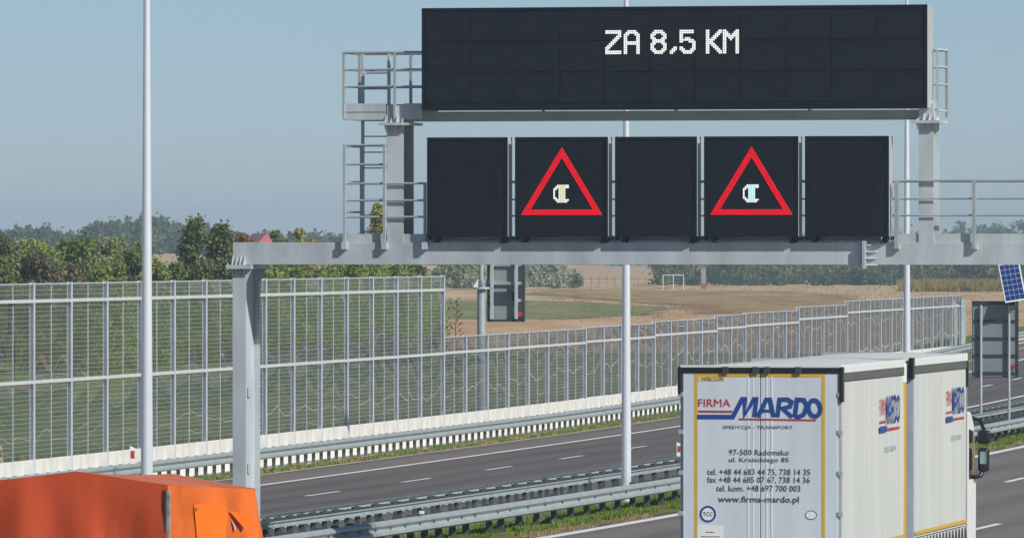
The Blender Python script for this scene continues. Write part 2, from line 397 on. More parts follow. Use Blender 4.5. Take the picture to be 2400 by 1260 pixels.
def post_mesh(h, w_=.1, d=.12, mt=None):
    # C-section post
    mb = MB(); mb.box(-d/2, d/2, -w_/2, -w_/2+.014, 0, h); mb.box(-d/2, -d/2+.014, -w_/2+.014, w_/2-.014, 0, h); mb.box(-d/2, d/2, w_/2-.014, w_/2, 0, h)
    return mb.mesh("rail_post", mt or RPOST)
PM = post_mesh(.68); PMC = post_mesh(.66, .1, .085); PMA = post_mesh(.62, .1, .075)
BLOCK = B(-.1, .1, -.05, .05, -.06, .06).mesh("spacer_block", RPOST)
def yaw_at(o, Y):
    a, b = RP(o, Y-.5), RP(o, Y+.5); return -math.atan2(b.x-a.x, b.y-a.y), math.atan2(b.z-a.z, 1.0)
def guardrail(label, o, side, y0, y1, posts, ztop=.62, pm=PM, poff=.17, block=True, pz=-.04, beam=None):
    root = empty("guardrail", RP(o, y0)); tag(root, label, "guardrail")
    Y = y0
    def add(nm, me, P, rot): inst(nm, me, root, P-root.location, rot)
    while Y < y1:
        rz, rx = yaw_at(o, Y+2); add("rail_beam", beam or WB[side], RP(o, Y, ztop-(.06 if beam else .155)), (rx, 0, rz)); Y += BEAM_L*math.cos(rz)
    for Y in posts:
        rz, rx = yaw_at(o, Y)
        add("rail_post", pm, RP(o-side*poff, Y, pz), (0, 0, rz))
        if block: add("spacer_block", BLOCK, RP(o-side*.07, Y, ztop-.16), (0, 0, rz))
    return root
def frange(a, b, s):
    r = []
    while a < b: r.append(a); a += s
    return r
pB = frange(150, 173, 1.28)+[174.0]+frange(175.2, 330, 1.84)
gB = guardrail("galvanised guardrail on dark posts in the grass beside the near carriageway", 4.75, 1, 148, 440, pB)
# small reflectors on the near rail
for Y in (166.5, 203, 240, 276):
    rz, _ = yaw_at(4.75, Y); p = RP(4.83, Y, .66)-gB.location
    MB().box(-.04, .05, -.05, .05, 0, .06).build("reflector", WHITE, gB, loc=p, rot=(0, 0, rz), bevel=.008)
pA = frange(150, 172, .98)+frange(172.6, 330, 1.84)
gA2 = guardrail("double guardrail's beam facing the truck lanes, in the middle of the median", 2.72, 1, 148, 440, pA, beam=SLIM, block=False, poff=.05, pm=PMA)
gA1 = guardrail("double guardrail's beam facing the empty far carriageway", 1.62, -1, 148, 440, pA, pm=PMA)
cb_me = B(-.5, .5, -.03, .03, -.03, .03).mesh("cross_tie", RPOST)
for k, Y in enumerate(pA):
    rz, _ = yaw_at(2.2, Y)
    inst("cross_tie", cb_me, gA2, RP(2.17, Y, .53)-gA2.location, (0, 0, rz))
pC = frange(205, 430, 1.15)
guardrail("long galvanised guardrail on close dark posts in front of the noise barrier", -13.55, 1, 203, 470, pC, .62, PMC, .14, False)

# ------------------------------------------------------------------ noise barrier
FO = -14.7; PITCH = 4.17
def barrier():
    Y = 202.2; pts = []
    while Y < 424:
        pts.append(Y); a = RP(FO, Y); b = RP(FO, Y+.1)
        Y += PITCH/((b-a).length/.1)
    return pts
FP = barrier()
steps = [(0, 4.95), (276.0, 2.97)]
ZT_TALL, ZP = 4.95, .52
nb = empty("noise_barrier", RP(FO, FP[0])); tag(nb, "long glazed noise barrier with steel posts and pale concrete plinth along the far carriageway", "noise barrier")
i_low = min(range(len(FP)), key=lambda i: abs(FP[i]-271.5))
PW = .10
post_cache = {}
def nb_add(nm, me, P, rot=(0, 0, 0)): return inst(nm, me, nb, P-nb.location, rot)
def hpost(h):
    h = round(h, 2)
    if h not in post_cache:
        mb = MB(); mb.box(-.065, -.052, -.07, .07, 0, h).box(.052, .065, -.07, .07, 0, h).box(-.052, .052, -.006, .006, 0, h)
        post_cache[h] = mb.mesh("barrier_post", POSTM)
    return post_cache[h]
def cached(key, fn):
    if key not in post_cache: post_cache[key] = fn()
    return post_cache[key]
half = (PITCH-.16)/2
low_steps = {}
ht = 2.98
seg_i = [0, 3, 7, 11, 15, 17, 21, 25]
for n in range(len(FP)-1):
    tall = n < i_low
    p0, p1 = RP(FO, FP[n]), RP(FO, FP[n+1])
    rz = -math.atan2(p1.x-p0.x, p1.y-p0.y)
    d = (p1-p0); d.z = 0; d.normalize()
    base = p0.z+.0
    if tall: bounds = [ZP, 2.5, 4.5, 4.95]; zt = 4.95
    else:
        m = n-i_low; k = sum(1 for s in seg_i if m >= s)-1
        # stepped crest: level inside one step, raised at the next
        n0 = i_low+seg_i[k]
        base = RP(FO, FP[n0+1]).z
        zt = base+.37+3.0+ (0 if k < 5 else -.02)
        bounds = [ZP+base+.37, zt-.52, zt]
    if tall: bounds = [ZP, 2.47, 4.5, 4.95]
    foot = p0.z-.3
    prev_tall = n-1 < i_low
    top_post = 4.95 if (tall or n == i_low) else zt
    nb_add("barrier_post", hpost(top_post-foot+.02), Vector((p0.x, p0.y, foot)), (0, 0, rz))
    mid = p0+d*(PITCH/2)
    # plinth slab
    zp = bounds[0]
    me = cached(("pl", round(zp-foot, 2)), lambda: B(-.07, .06, -(PITCH-.03)/2, (PITCH-.03)/2, 0, zp-foot).mesh("plinth_slab", CONC, bevel=.012))
    nb_add("plinth_slab", me, Vector((mid.x, mid.y, foot)), (0, 0, rz))
    for r_ in range(len(bounds)-1):
        z0, z1 = bounds[r_], bounds[r_+1]
        if r_ > 0:
            me = cached("rail", lambda: B(-.05, .075, -(PITCH-.17)/2, (PITCH-.17)/2, -.04, .04).mesh("barrier_rail", RAILW, bevel=.01))
            nb_add("barrier_rail", me, Vector((mid.x, mid.y, z0)), (0, 0, rz))
        lo = z0+(.04 if r_ else .0); hi = z1-(.04 if r_ < len(bounds)-2 else 0.03)
        hh = round(hi-lo, 2)
        me = cached(("pane", hh), lambda: B(-.008, .008, -half/2+.012, half/2-.012, 0, hh).mesh("pane", PANE))
        for s in (-1, 1):
            q = mid+d*(s*half/2)
            nb_add("pane", me, Vector((q.x, q.y, lo)), (0, 0, rz))
        me = cached(("mul", hh), lambda: MB().box(-.013, .013, -.014, .014, 0, hh).mesh("mullion", POSTM))
        nb_add("mullion", me, Vector((mid.x, mid.y, lo)), (0, 0, rz))
    me = cached("cap", lambda: B(-.03, .035, -(PITCH-.17)/2, (PITCH-.17)/2, -.028, 0).mesh("crest_strip", POSTM))
    nb_add("crest_strip", me, Vector((mid.x, mid.y, bounds[-1])), (0, 0, rz))
pe = RP(FO, FP[-1]); nb_add("barrier_post", hpost(zt-pe.z+.3), Vector((pe.x, pe.y, pe.z-.3)), (0, 0, 0))
# narrow end door frame of pale steel
nb_add("end_frame", MB().box(-.05, .05, -.9, -.82, 0, 2.6).box(-.05, .05, -.1, -.02, 0, 2.6).box(-.05, .05, -.82, -.1, 2.5, 2.6).mesh("end_frame", mat("pale_green_steel", (.42, .55, .56), .5)), Vector((pe.x+.2, pe.y, pe.z)), (0, 0, -.17))

# ------------------------------------------------------------------ light poles in the median
def light_pole(Y, label):
    p = RP(3.72, Y); root = empty("light_pole", p); tag(root, label, "light pole", "light poles along the median")
    MB().tube([(0, 0, .0), (0, 0, 15)], [.118, .032], 20).build("pole", ALU, root, smooth=True)
    MB().box(-.2, .2, -.2, .2, -.05, .02).build("base_plate", GALV, root)
    MB().tube([(0, 0, 14.7), (1.6, -.2, 15.15)], [.04, .03], 8).build("arm", ALU, root, smooth=True)
    MB().tube([(0, 0, 14.7), (-1.6, .2, 15.15)], [.04, .03], 8).build("arm", ALU, root, smooth=True)
    for s in (-1, 1): B(s*1.9-.35, s*1.9+.35, -.16-s*.22, .16-s*.22, 15.1, 15.22).build("lamp_head", CABI, root, bevel=.03)
light_pole(149.9, "tall tapered light pole rising from behind the orange tarpaulin")
light_pole(194.0, "tall light pole behind the gantry's middle blank display")
light_pole(242.4, "tall light pole seen right of the last dark panel, behind the white truck")

# ------------------------------------------------------------------ gantry (local: x along, y away from the camera, z up)
GA = R(15)
gan = empty("sign_gantry", (-5.01, 156.6, 0), -GA)
tag(gan, "grey galvanised steel gantry spanning the near carriageway, with walkways and ladder", "gantry")
def gp(name, mb, mt=GALV, bevel=0, smooth=False, parent=None): return mb.build(name, mt, parent or gan, smooth, bevel)
def hsec(x0, x1, depth, z0, z1, tf=.028, tw=.03):
    c = (x0+x1)/2
    return MB().box(x0, x1, 0, tf, z0, z1).box(c-tw/2, c+tw/2, tf, depth-tf, z0, z1).box(x0, x1, depth-tf, depth, z0, z1)
for gx0 in (-.12, 20.4):
    po = gp("post", hsec(gx0, gx0+.25, .92, -.05, 5.46))
    for z in (.9, 1.7, 3.1): gp("bolt_plate", B(gx0+.15, gx0+.175, .45, .56, z, z+.18), CABI, .008, parent=po)
    gp("cap_plate", B(gx0-.1, gx0+.38, -.1, 1.02, 5.46, 5.535), GALV, parent=po)
    for k in range(4):
        x = gx0+.0+k*.075
        gp("stiffener", MB().prism([(-.09, 5.535), (.0, 5.535), (.0, 5.71)], 0, x, x+.016), GALV, parent=po)
        gp("stiffener", MB().prism([(-.09, 5.46), (.0, 5.46), (.0, 5.30)], 0, x, x+.016), GALV, parent=po)
    gp("haunch", MB().prism([(gx0+.25, 5.46), (gx0+.36, 5.46), (gx0+.25, 5.2)], 1, .0, .03), GALV, parent=po)
    gp("haunch", MB().prism([(gx0+.25, 5.46), (gx0+.36, 5.46), (gx0+.25, 5.2)], 1, .9, .93), GALV, parent=po)
    gp("foundation", B(gx0-.5, gx0+.75, -.4, 1.3, -.3, .12), CONC, .02, parent=po)
gp("main_beam", MB().box(-.12, 11.74, 0, .8, 5.54, 5.945).box(11.80, 20.7, 0, .8, 5.54, 5.945), GALV, .006)
# bolted joint of the beam
gp("splice_flange", MB().box(11.745, 11.77, -.15, .82, 5.47, 5.97).box(11.775, 11.797, -.15, .82, 5.47, 5.97))
for z in (5.53, 5.65, 5.77, 5.89): gp("splice_gusset", MB().prism([(11.797, -.13), (11.797, 0), (12.0, 0)], 2, z, z+.016).prism([(11.745, -.13), (11.745, 0), (11.66, 0)], 2, z, z+.016))
bolt = MB().tube([(0, 0, 0), (.03, 0, 0)], .016, 6).mesh("bolt", GALV2)
for z in (5.5, 5.59, 5.71, 5.83, 5.94): inst("bolt", bolt, gan, (11.797, -.10, z))
for x in (-.19, -.04, .10, .22): inst("bolt", bolt, gan, (x, -.08, 5.535), (0, R(-90), 0))
# walkway
gp("toe_board", B(3.56, 12.28, .30, .315, 5.947, 6.06), CABI)
for a, b in ((2.0, 3.52), (12.33, 20.3)):
    gp("toe_board", B(a, b, .03, .045, 5.947, 6.10)); gp("toe_board", B(a, b, 1.0, 1.015, 5.947, 6.10))
mb = MB()
for k in range(74): x = 2.0+k*.25; mb.box(x, x+.012, .05, 1.0, 5.95, 5.985)
for k in range(7): mb.box(2.0, 20.3, .08+k*.14, .092+k*.14, 5.952, 5.98)
o = gp("walkway_grating", mb); o["kind"] = "stuff"
def hrail(x0, x1, y, z, r=.022): gp("handrail", MB().tube([(x0, y, z), (x1, y, z)], r, 8), GALV2, smooth=True)
def hpostg(x, y, z0, z1, wd=.045): gp("handrail_post", B(x-wd/2, x+wd/2, y-.03, y+.03, z0, z1), GALV2)
# right lower handrails
for z in (7.05, 6.73, 6.43):
    hrail(12.33, 20.3, -.04, z, .024 if z > 7 else .015); hrail(3.5, 20.3, 1.03, z, .024 if z > 7 else .015)
for k in range(6):
    x = 12.36+k*1.42; hpostg(x, -.06, 5.83, 7.05, .075 if k < 1 else .06)
    gp("handrail_bracket", B(x-.055, x+.055, -.08, -.0, 5.82, 5.90))
for k in range(12): x = 3.6+k*1.42; hpostg(x, 1.03, 5.95, 7.05, .05)
# left lower cage
for z, x1 in ((7.72, 2.8), (7.37, 2.8), (7.02, 3.56), (6.71, 3.56), (6.41, 3.56)): hrail(2.02, x1, -.04, z, .02)
for x, z1 in ((2.03, 7.74), (2.79, 7.74), (3.56, 7.04)):
    hpostg(x, -.06, 5.83, z1); gp("handrail_bracket", B(x-.05, x+.05, -.1, 0, 5.82, 5.96))
for z in (7.72, 7.37, 7.02, 6.71, 6.41): hrail(2.05, 2.8, 1.03, z, .016)
hpostg(2.05, 1.03, 5.95, 7.72, .06)
for z in (7.70, 7.05, 6.5): gp("handrail", MB().tube([(2.03, -.04, z), (2.05, 1.03, z)], .018, 8), smooth=True)
# ladder
lad = gp("ladder", MB().box(2.10, 2.15, .80, .86, 5.95, 9.45).box(2.60, 2.65, .80, .86, 5.95, 9.45))
for k in range(11): gp("rung", MB().tube([(2.15, .83, 6.15+k*.29), (2.60, .83, 6.15+k*.29)], .014, 6), parent=lad)
# upper posts
for x0, x1, dp in ((2.82, 3.13, .72), (12.75, 13.02, .5)):
    po = gp("upper_post", hsec(x0, x1, dp, 5.947, 8.08))
    gp("cap_plate", B(x0-.12, x1+.14, -.12, dp+.1, 8.08, 8.13), parent=po)
    for k in range(4):
        x = x0-.02+k*.11
        gp("stiffener", MB().prism([(-.1, 8.13), (0, 8.13), (0, 8.27)], 0, x, x+.014), parent=po)
        gp("stiffener", MB().prism([(-.1, 8.08), (0, 8.08), (0, 7.95)], 0, x, x+.014), parent=po)
    gp("column_cap", B(x0, x1, .0, dp, 8.135, 8.44), parent=po)
gp("upper_beam", B(3.14, 12.74, .02, .42, 8.15, 8.325), mat("shaded_zinc", (.30, .36, .355), .6, .1, .15, 2))  # the message board's shade on this beam is put into its darker colour
# upper platform left
gp("platform_frame", MB().box(2.0, 2.79, 0, .03, 8.18, 8.35).box(2.0, 2.79, 1.0, 1.03, 8.18, 8.35).box(2.0, 2.03, .03, 1.0, 8.18, 8.35).box(2.03, 3.4, .03, 1.0, 8.19, 8.21))
gp("toe_board", B(2.0, 2.80, -.012, -.002, 8.33, 8.48)); gp("toe_board", B(2.0, 3.5, 1.035, 1.045, 8.30, 8.48)); gp("toe_board", B(3.14, 3.5, -.012, -.002, 8.19, 8.48))
for z in (9.41, 9.10, 8.79):
    r = .024 if z > 9.3 else .016
    hrail(2.0, 3.52, -.03, z, r); hrail(2.0, 13.05, 1.05, z, r)
    gp("handrail", MB().tube([(2.0, -.03, z), (2.0, 1.05, z)], r, 8), smooth=True)
    gp("handrail", MB().tube([(13.05, .15, z), (13.05, 1.05, z)], r, 8), smooth=True)
for x, y in ((2.01, -.03), (2.98, -.03), (2.0, 1.05), (2.98, 1.05), (13.04, 1.05), (13.05, .2), (5.5, 1.05), (8, 1.05), (10.5, 1.05)): hpostg(x, y, 8.2, 9.42)
gp("upper_walkway", B(3.5, 13.05, .45, 1.03, 8.30, 8.33)); gp("toe_board", B(12.9, 13.07, .14, .155, 8.34, 8.5))

# ------------------------------------------------------------------ display boards (hang on the gantry: things of their own)
def G(u, v, z): # v toward the camera
    c, s = math.cos(GA), math.sin(GA)
    return (-5.01+c*u-s*v, 156.6-s*u-c*v, z)
def led_part(name, mt, dots, pitch, ox, oz, y, parent, size=.86):
    mb = MB(); h = pitch*size/2
    for cx_, cz_ in dots:
        x, z = ox+cx_*pitch, oz+cz_*pitch
        n = len(mb.v)
        mb.v += [(x-h, y, z-h), (x+h, y, z-h), (x+h, y, z+h), (x-h, y, z+h), (x-h*.6, y-.006, z-h*.6), (x+h*.6, y-.006, z-h*.6), (x+h*.6, y-.006, z+h*.6), (x-h*.6, y-.006, z+h*.6)]
        for q in ((4, 5, 6, 7), (0, 1, 5, 4), (1, 2, 6, 5), (2, 3, 7, 6), (3, 0, 4, 7)): mb.f.append(tuple(n+i for i in q))
    return mb.build(name, mt, parent)
def cabinet(name, label, u0, u1, v, z0, z1, depth, group=None):
    root = empty(name, G(u0, v, z0), -GA); tag(root, label, "electronic sign", group)
    W, Hh = u1-u0, z1-z0
    B(0, W, .03, depth, 0, Hh).build("cabinet", CABI, root, bevel=.01)
    # dark bezel and face
    mb = MB(); mb.box(0, W, 0, .028, 0, .05).box(0, W, 0, .028, Hh-.05, Hh).box(0, .05, 0, .028, .05, Hh-.05).box(W-.05, W, 0, .028, .05, Hh-.05)
    mb.build("bezel", BLACK, root)
    B(.052, W-.052, .012, .028, .052, Hh-.052).build("face", BLACK, root)
    return root, W, Hh
big, W, Hh = cabinet("text_display", "wide black message board with white text ZA 8,5 KM", 3.55, 12.96, .25, 8.345, 10.205, .5)
mod = B(-.415, .415, 0, .006, -.235, .235).mesh("display_module", MODUL)
for r_ in range(3):
    for c in range(11): inst("display_module", mod, big, (W/2+(c-5)*.842, .004, Hh*.5+(r_-1)*.56))
FONT = {
'Z': ["111111111","111111111","000000011","000000111","000001110","000011100","000111000","001110000","011100000","111000000","110000000","111111111","111111111"],
'A': ["001111100","011111110","111000111","110000011","110000011","110000011","111111111","111111111","110000011","110000011","110000011","110000011","110000011"],
'8': ["001111100","011111110","111000111","110000011","111000111","011111110","011111110","111000111","110000011","110000011","111000111","011111110","001111100"],
',': ["0000","0000","0000","0000","0000","0000","0000","0000","0000","0011","0111","1110","1100"],
'5': ["111111110","111111110","110000000","110000000","110111000","111111110","110001111","000000011","000000011","110000011","111000111","011111110","001111100"],
'K': ["110000011","110000111","110001110","110011100","110111000","111110000","111100000","111110000","110111000","110011100","110001110","110000111","110000011"],
'M': ["110000011","111000111","111101111","111111111","110111011","110010011","110000011","110000011","110000011","110000011","110000011","110000011","110000011"]}
for ch, u in (('Z', 7.00), ('A', 7.345), ('8', 7.845), (',', 8.205), ('5', 8.385), ('K', 8.875), ('M', 9.19)):
    rows = FONT[ch]; p = .0335
    dots = [(c+.5, 12-r_+.5) for r_ in range(13) for c in range(len(rows[r_])) if rows[r_][c] == '1']
    led_part("led_character", LEDW, dots, p, u-3.55, 9.345-8.345, .002, big, .84)
ICON = ["001111111", "011111111", "110111100", "100111100", "100111100", "100111100", "100111100", "110111100", "011111111", "001111110"]
def small_board(label, u0, u1, tri=None, icon=None):
    rt, W, Hh = cabinet("lane_display", label, u0-.065, u1-.065, .16, 6.045, 7.855, .34, "square displays on the gantry beam")
    cx_ = W/2
    if tri:
        ax, az, bx, bz, cx2 = cx_+tri[0], 1.60, cx_-.735, .41, cx_+.745
        A_, B_, C_ = Vector((ax, az)), Vector((bx, bz)), Vector((cx2, bz))
        dots = []
        for k in range(3):
            f = k*.037
            cen = (A_+B_+C_)/3
            q = [cen+(P-cen)*(1-f*2.35) for P in (A_, B_, C_)]
            for i in range(3):
                a, b = q[i], q[(i+1) % 3]; n = int((b-a).length/.0375)
                dots += [tuple(a+(b-a)*(j/n)) for j in range(n)]
        led_part("warning_triangle", LEDR, [(d[0], d[1]) for d in dots], 1, 0, 0, .004, rt, .027)
        p = .0325
        on = [(c, r_) for r_ in range(10) for c in range(9) if ICON[r_][c] == '1']
        sym = led_part("car_symbol", LEDW, [(c-4, 5-r_) for c, r_ in on], p, cx_+icon[1], .765, .004, rt, .88)
        sym.data.materials.append(icon[0])
        sym.data.polygons.foreach_set("material_index", [1 if 3 <= on[k//5][0] <= 6 else 0 for k in range(5*len(on))])
    # unlit ring and middle field
    dots = []
    if not tri:
        for rr in (.56, .60, .64):
            n = int(2*math.pi*rr/.045); dots += [(cx_+rr*math.cos(2*math.pi*i/n), .95+rr*math.sin(2*math.pi*i/n)) for i in range(n)]
        led_part("unlit_ring", UNLIT, dots, 1, 0, 0, .009, rt, .022)["kind"] = "stuff"
        dots = [(cx_-.36+i*.048, .72+j*.048) for i in range(16) for j in range(12)]
        led_part("unlit_field", UNLIT, dots, 1, 0, 0, .009, rt, .024)["kind"] = "stuff"
    # mounting feet and cables
    for x in (.10, W-.14): B(x, x+.08, .12, .34, -.1, -.0).build("mounting_foot", DARKST, rt)
    B(-.02, .0, .16, .30, -.05, .95).build("side_bracket", DARKST, rt)
    for dx in (0, .09): MB().tube([(W-.10+dx, .10, .02), (W-.13+dx, .06, -.05), (W-.17+dx*.6, .12, -.12)], .012, 6).build("cable", CABLE, rt, smooth=True)
    return rt
small_board("dark blank display at the left end of the row of square displays", 3.69, 5.21)
small_board("square display showing a red warning triangle with pale yellow car symbol", 5.35, 7.09, (.01,), (LEDY, -.005))
small_board("dark blank square display between the two red warning triangles", 7.225, 8.75)
small_board("square display showing a red warning triangle with bluish white car symbol", 8.885, 10.63, (.01,), (LEDC, -.005))
small_board("dark blank display at the right end of the row of square displays", 10.755, 12.30)

# ------------------------------------------------------------------ lettering helpers
def text_mesh(txt, height, mt, bold=0, width=None):
    cu = bpy.data.curves.new("lettering", 'FONT'); cu.body = txt; cu.size = 1; cu.offset = bold; cu.resolution_u = 2; cu.extrude = .0006
    cu.align_x = 'LEFT'
    ob = bpy.data.objects.new("lettering", cu); COL.objects.link(ob)
    bpy.context.view_layer.update()
    me = bpy.data.meshes.new_from_object(ob.evaluated_get(bpy.context.evaluated_depsgraph_get()))
    bpy.data.objects.remove(ob)
    xs = [v.co.x for v in me.vertices]; ys = [v.co.y for v in me.vertices]
    x0, x1, y0, y1 = min(xs), max(xs), min(ys), max(ys)
    sy = height/(y1-y0); sx = (width/(x1-x0)) if width else sy
    for v in me.vertices: v.co = Vector(((v.co.x-(x0+x1)/2)*sx, v.co.z, (v.co.y-(y0+y1)/2)*sy))
    me.materials.clear(); me.materials.append(mt); me.name = "lettering"
    return me
def ribbon(mb, pts, wd, y, closed=False):
    P = [Vector(p) for p in pts]; n = len(P); L_, R_ = [], []
    for i in range(n):
        a = P[(i-1) % n] if (closed or i) else P[i]; b = P[(i+1) % n] if (closed or i < n-1) else P[i]
        d1 = (P[i]-a).normalized() if (P[i]-a).length else (b-P[i]).normalized()
        d2 = (b-P[i]).normalized() if (b-P[i]).length else d1
        t = (d1+d2).normalized() if (d1+d2).length > 1e-4 else d1
        nn = Vector((-t.y, t.x)); k = min(1.8, 1/max(.3, abs(nn.dot(Vector((-d1.y, d1.x))))))
        L_.append(P[i]+nn*wd/2*k); R_.append(P[i]-nn*wd/2*k)
    for i in range(n if closed else n-1):
        j = (i+1) % n
        mb.quad((L_[i].x, y, L_[i].y), (R_[i].x, y, R_[i].y), (R_[j].x, y, R_[j].y), (L_[j].x, y, L_[j].y))

# ------------------------------------------------------------------ white truck and trailer (local x right, y forward, z up)
TH = math.atan(.185); TZ = -.28
trk = empty("lorry_with_trailer", (3.97, 136.24, TZ), -TH)
tag(trk, "white curtain-sided lorry with matching trailer, grey rear doors lettered FIRMA MARDO", "lorry")
def tp(name, mb, mt, bevel=0, smooth=False, parent=None): return mb.build(name, mt, parent or trk, smooth, bevel)
ZT = 4.29; HW = 1.3
def zz(z): return z-TZ
def box_body(y0, y1, first):
    bd = tp("trailer_body" if first else "lorry_body", B(-HW+.08, HW-.08, y0+.06, y1-.03, 1.0, ZT-.16), FRAMEG)
    # roof: shallow crowned tarp
    mb = MB(); nseg = 10; sec = []
    for i in range(nseg+1):
        t = i/nseg; x = -HW+.01+t*(2*HW-.02); sec.append((x, ZT-.075+.06*math.sin(math.pi*t)))
    sec += [(HW-.01, ZT-.15), (-HW+.01, ZT-.15)]
    mb.prism(sec, 1, y0+.03, y1); tp("roof", mb, ROOFW, parent=bd)
    tp("roof_rail", MB().box(HW-.02, HW+.012, y0+.03, y1, ZT-.16, ZT-.03), WHITE, .006, parent=bd)
    n = int((y1-y0)/.22)
    r = MB()
    for i in range(n): y = y0+.15+i*.22; r.box(HW+.012, HW+.018, y, y+.03, ZT-.10, ZT-.07)
    tp("rivet_row", r, DOORG, parent=bd)
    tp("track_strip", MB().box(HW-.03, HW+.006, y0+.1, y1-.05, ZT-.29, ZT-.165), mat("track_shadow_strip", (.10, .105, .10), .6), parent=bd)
    # right and left curtain, gently rippled
    for s in (-1, 1):
        mb = MB(); ny_, nz_ = 90, 6; n0 = len(mb.v)
        for i in range(ny_+1):
            y = y0+.12+(y1-y0-.22)*i/ny_
            for j in range(nz_+1):
                z = 1.22+(ZT-.30-1.22)*j/nz_
                a = .0015*math.sin(y*5.3)+.001*math.sin(y*13+j*.2)+.010*math.sin(math.pi*j/nz_)*math.sin(y*.9+.7)
                mb.v.append((s*(HW-.015+a), y, z))
        for i in range(ny_):
            for j in range(nz_):
                a = i*(nz_+1)+j; mb.f.append((a, a+1, a+nz_+2, a+nz_+1))
        cu = tp("side_curtain", mb, CURT, smooth=True, parent=bd)
        tp("side_skirt", B(min(s*(HW-.03), s*(HW+.0)), max(s*(HW-.03), s*(HW+.0)), y0+.12, y1-.1, .86, 1.20), WHITE, parent=bd)
        if s > 0:
            tp("yellow_stripe", B(HW+.008, HW+.014, y0+.2, y1-.12, 1.27, 1.33), YEL, parent=bd)
            for i in range(int((y1-y0)/.42)):
                y = y0+.35+i*.42
                tp("strap_buckle", MB().prism([(y, 1.20), (y+.05, 1.20), (y+.16, .98), (y+.19, .90), (y+.12, .90), (y+.03, 1.02)], 0, HW+.012, HW+.03), DARKST, parent=bd)
    # side logo near the front of the right curtain
    yl, zl = y1-(2.95 if first else 2.75), zz(2.83)
    X = HW+.004
    def sp(name, me, y, z): inst(name, me, bd, (X, y, z), (0, 0, R(90)))
    sp("lettering", text_mesh("MARDO", .48, BLUEP, .012, 1.62), yl+1.55, zl+.34)
    sp("lettering", text_mesh("FIRMA", .26, REDP, 0, .62), yl+.33, zl+.40)
    tp("printed_line", B(X-.002, X, yl, yl+.68, zl+.14, zl+.17), REDP, parent=bd); tp("printed_line", B(X-.002, X, yl-.05, yl+.78, zl-.02, zl+.08), BLUEP, parent=bd)
    tp("printed_line", B(X-.002, X, yl+.82, yl+2.3, zl-.0, zl+.04), REDP, parent=bd)
    sp("lettering", text_mesh("SPEDYCJA - TRANSPORT", .12, PALEP, .004, 1.3), yl+1.25, zl-.32)
    # front corner post
    tp("front_wall", B(-HW, HW, y1-.06, y1, 1.0, ZT-.02), FRAMEG, parent=bd)
    return bd
tb = box_body(0, 7.4, True)
lb = box_body(8.42, 15.5, False)
# yellow trailer corner post and white marker lamp, pale gap post
tp("corner_post", B(HW-.02, HW+.02, 7.30, 7.46, 1.0, ZT-.42), YEL, parent=tb)
tp("corner_cap", B(HW-.04, HW+.022, 7.30, 7.5, ZT-.42, ZT-.10), WHITE, .01, parent=tb)
tp("corner_cover", B(HW-.06, HW+.02, 8.30, 8.52, ZT-.38, ZT-.02), PLASTIC, .01, parent=lb)
tp("rear_post", B(HW-.10, HW+.01, 8.36, 8.50, .9, ZT-.38), mat("bluish_post", (.44, .48, .56), .45, .2), parent=lb)
tp("corner_cover", B(HW-.04, HW+.026, 15.42, 15.53, ZT-.62, ZT-.16), PLASTIC, .01, parent=lb)
# trailer rear: frame, two doors, rods, hinges
tp("rear_frame", MB().box(-HW, -HW+.13, .0, .06, .95, ZT-.15).box(HW-.13, HW, .0, .06, .95, ZT-.15).box(-HW, HW, 0, .06, .8, .95), FRAMEG, .006, parent=tb)
dl = tp("rear_door", B(-HW+.05, -.006, -.03, .02, .97, ZT-.16), DOORG, .006, parent=tb)
dr = tp("rear_door", B(.006, HW-.05, -.03, .02, .97, ZT-.16), DOORG, .006, parent=tb)
tp("roof_edge", B(-HW-.01, HW+.01, -.05, .05, ZT-.155, ZT-.075), PLASTIC, .006, parent=tb)
tp("roof_trim", B(-HW, HW, -.045, .06, ZT-.073, ZT-.035), ROOFW, .004, parent=tb)
for x in (-.62, -.13, .05, .56): tp("roof_clip", B(x, x+.11, -.075, -.051, ZT-.175, ZT-.06), DARKST, .01, parent=tb)
for s in (-1, 1): tp("corner_bracket", B(s*HW-.02 if s > 0 else s*HW-.035, s*HW+.035 if s > 0 else s*HW+.02, -.06, .12, ZT-.62 if s > 0 else ZT-.5, ZT-.06), PLASTIC, .012, parent=tb)
for x in (-.20, -.12, .10, .18):
    tp("lock_rod", MB().prism([(x-.016, -.031), (x-.01, -.0345), (x+.01, -.0345), (x+.016, -.031)], 2, .95, ZT-.2), DOORG, parent=tb)
for z in (1.2, 1.85, 2.5, 3.15, 3.75):
    for s in (-1, 1): tp("door_hinge", B(s*HW-.06 if s > 0 else s*HW-.03, s*HW+.03 if s > 0 else s*HW+.06, -.045, -.031, z, z+.075), FRAMEG, .006, parent=tb)
YP = -.0345
for s in (-1, 1):
    x = -1.04 if s < 0 else 1.015
    tp("yellow_tape", B(x-.027, x+.027, -.0335, -.0305, .97, ZT-.16), YEL, parent=dl if s < 0 else dr)
tp("yellow_tape", B(-1.0, -.012, -.0335, -.0305, ZT-.222, ZT-.164), YEL, parent=dl); tp("yellow_tape", B(.012, .975, -.0335, -.0305, ZT-.222, ZT-.164), YEL, parent=dr)
def zx(x, y): return ((1580+x/2.864-1785)/144.2, zz(3.94-(820+y/2.864-860)/147))
def rear_text(t, zx0, zx1, zy0, zy1, mt, bold=0):
    a, b = zx(zx0, zy0), zx(zx1, zy1)
    inst("lettering", text_mesh(t, a[1]-b[1], mt, bold, b[0]-a[0]), tb, ((a[0]+b[0])/2, -.0375, (a[1]+b[1])/2))
rear_text("FIRMA", 174, 388, 327, 378, REDP, 0)
rear_text("SPEDYCJA - TRANSPORT", 338, 805, 505, 533, INK, 0)
rear_text("97-500 Radomsko", 378, 778, 665, 703, INK, .003)
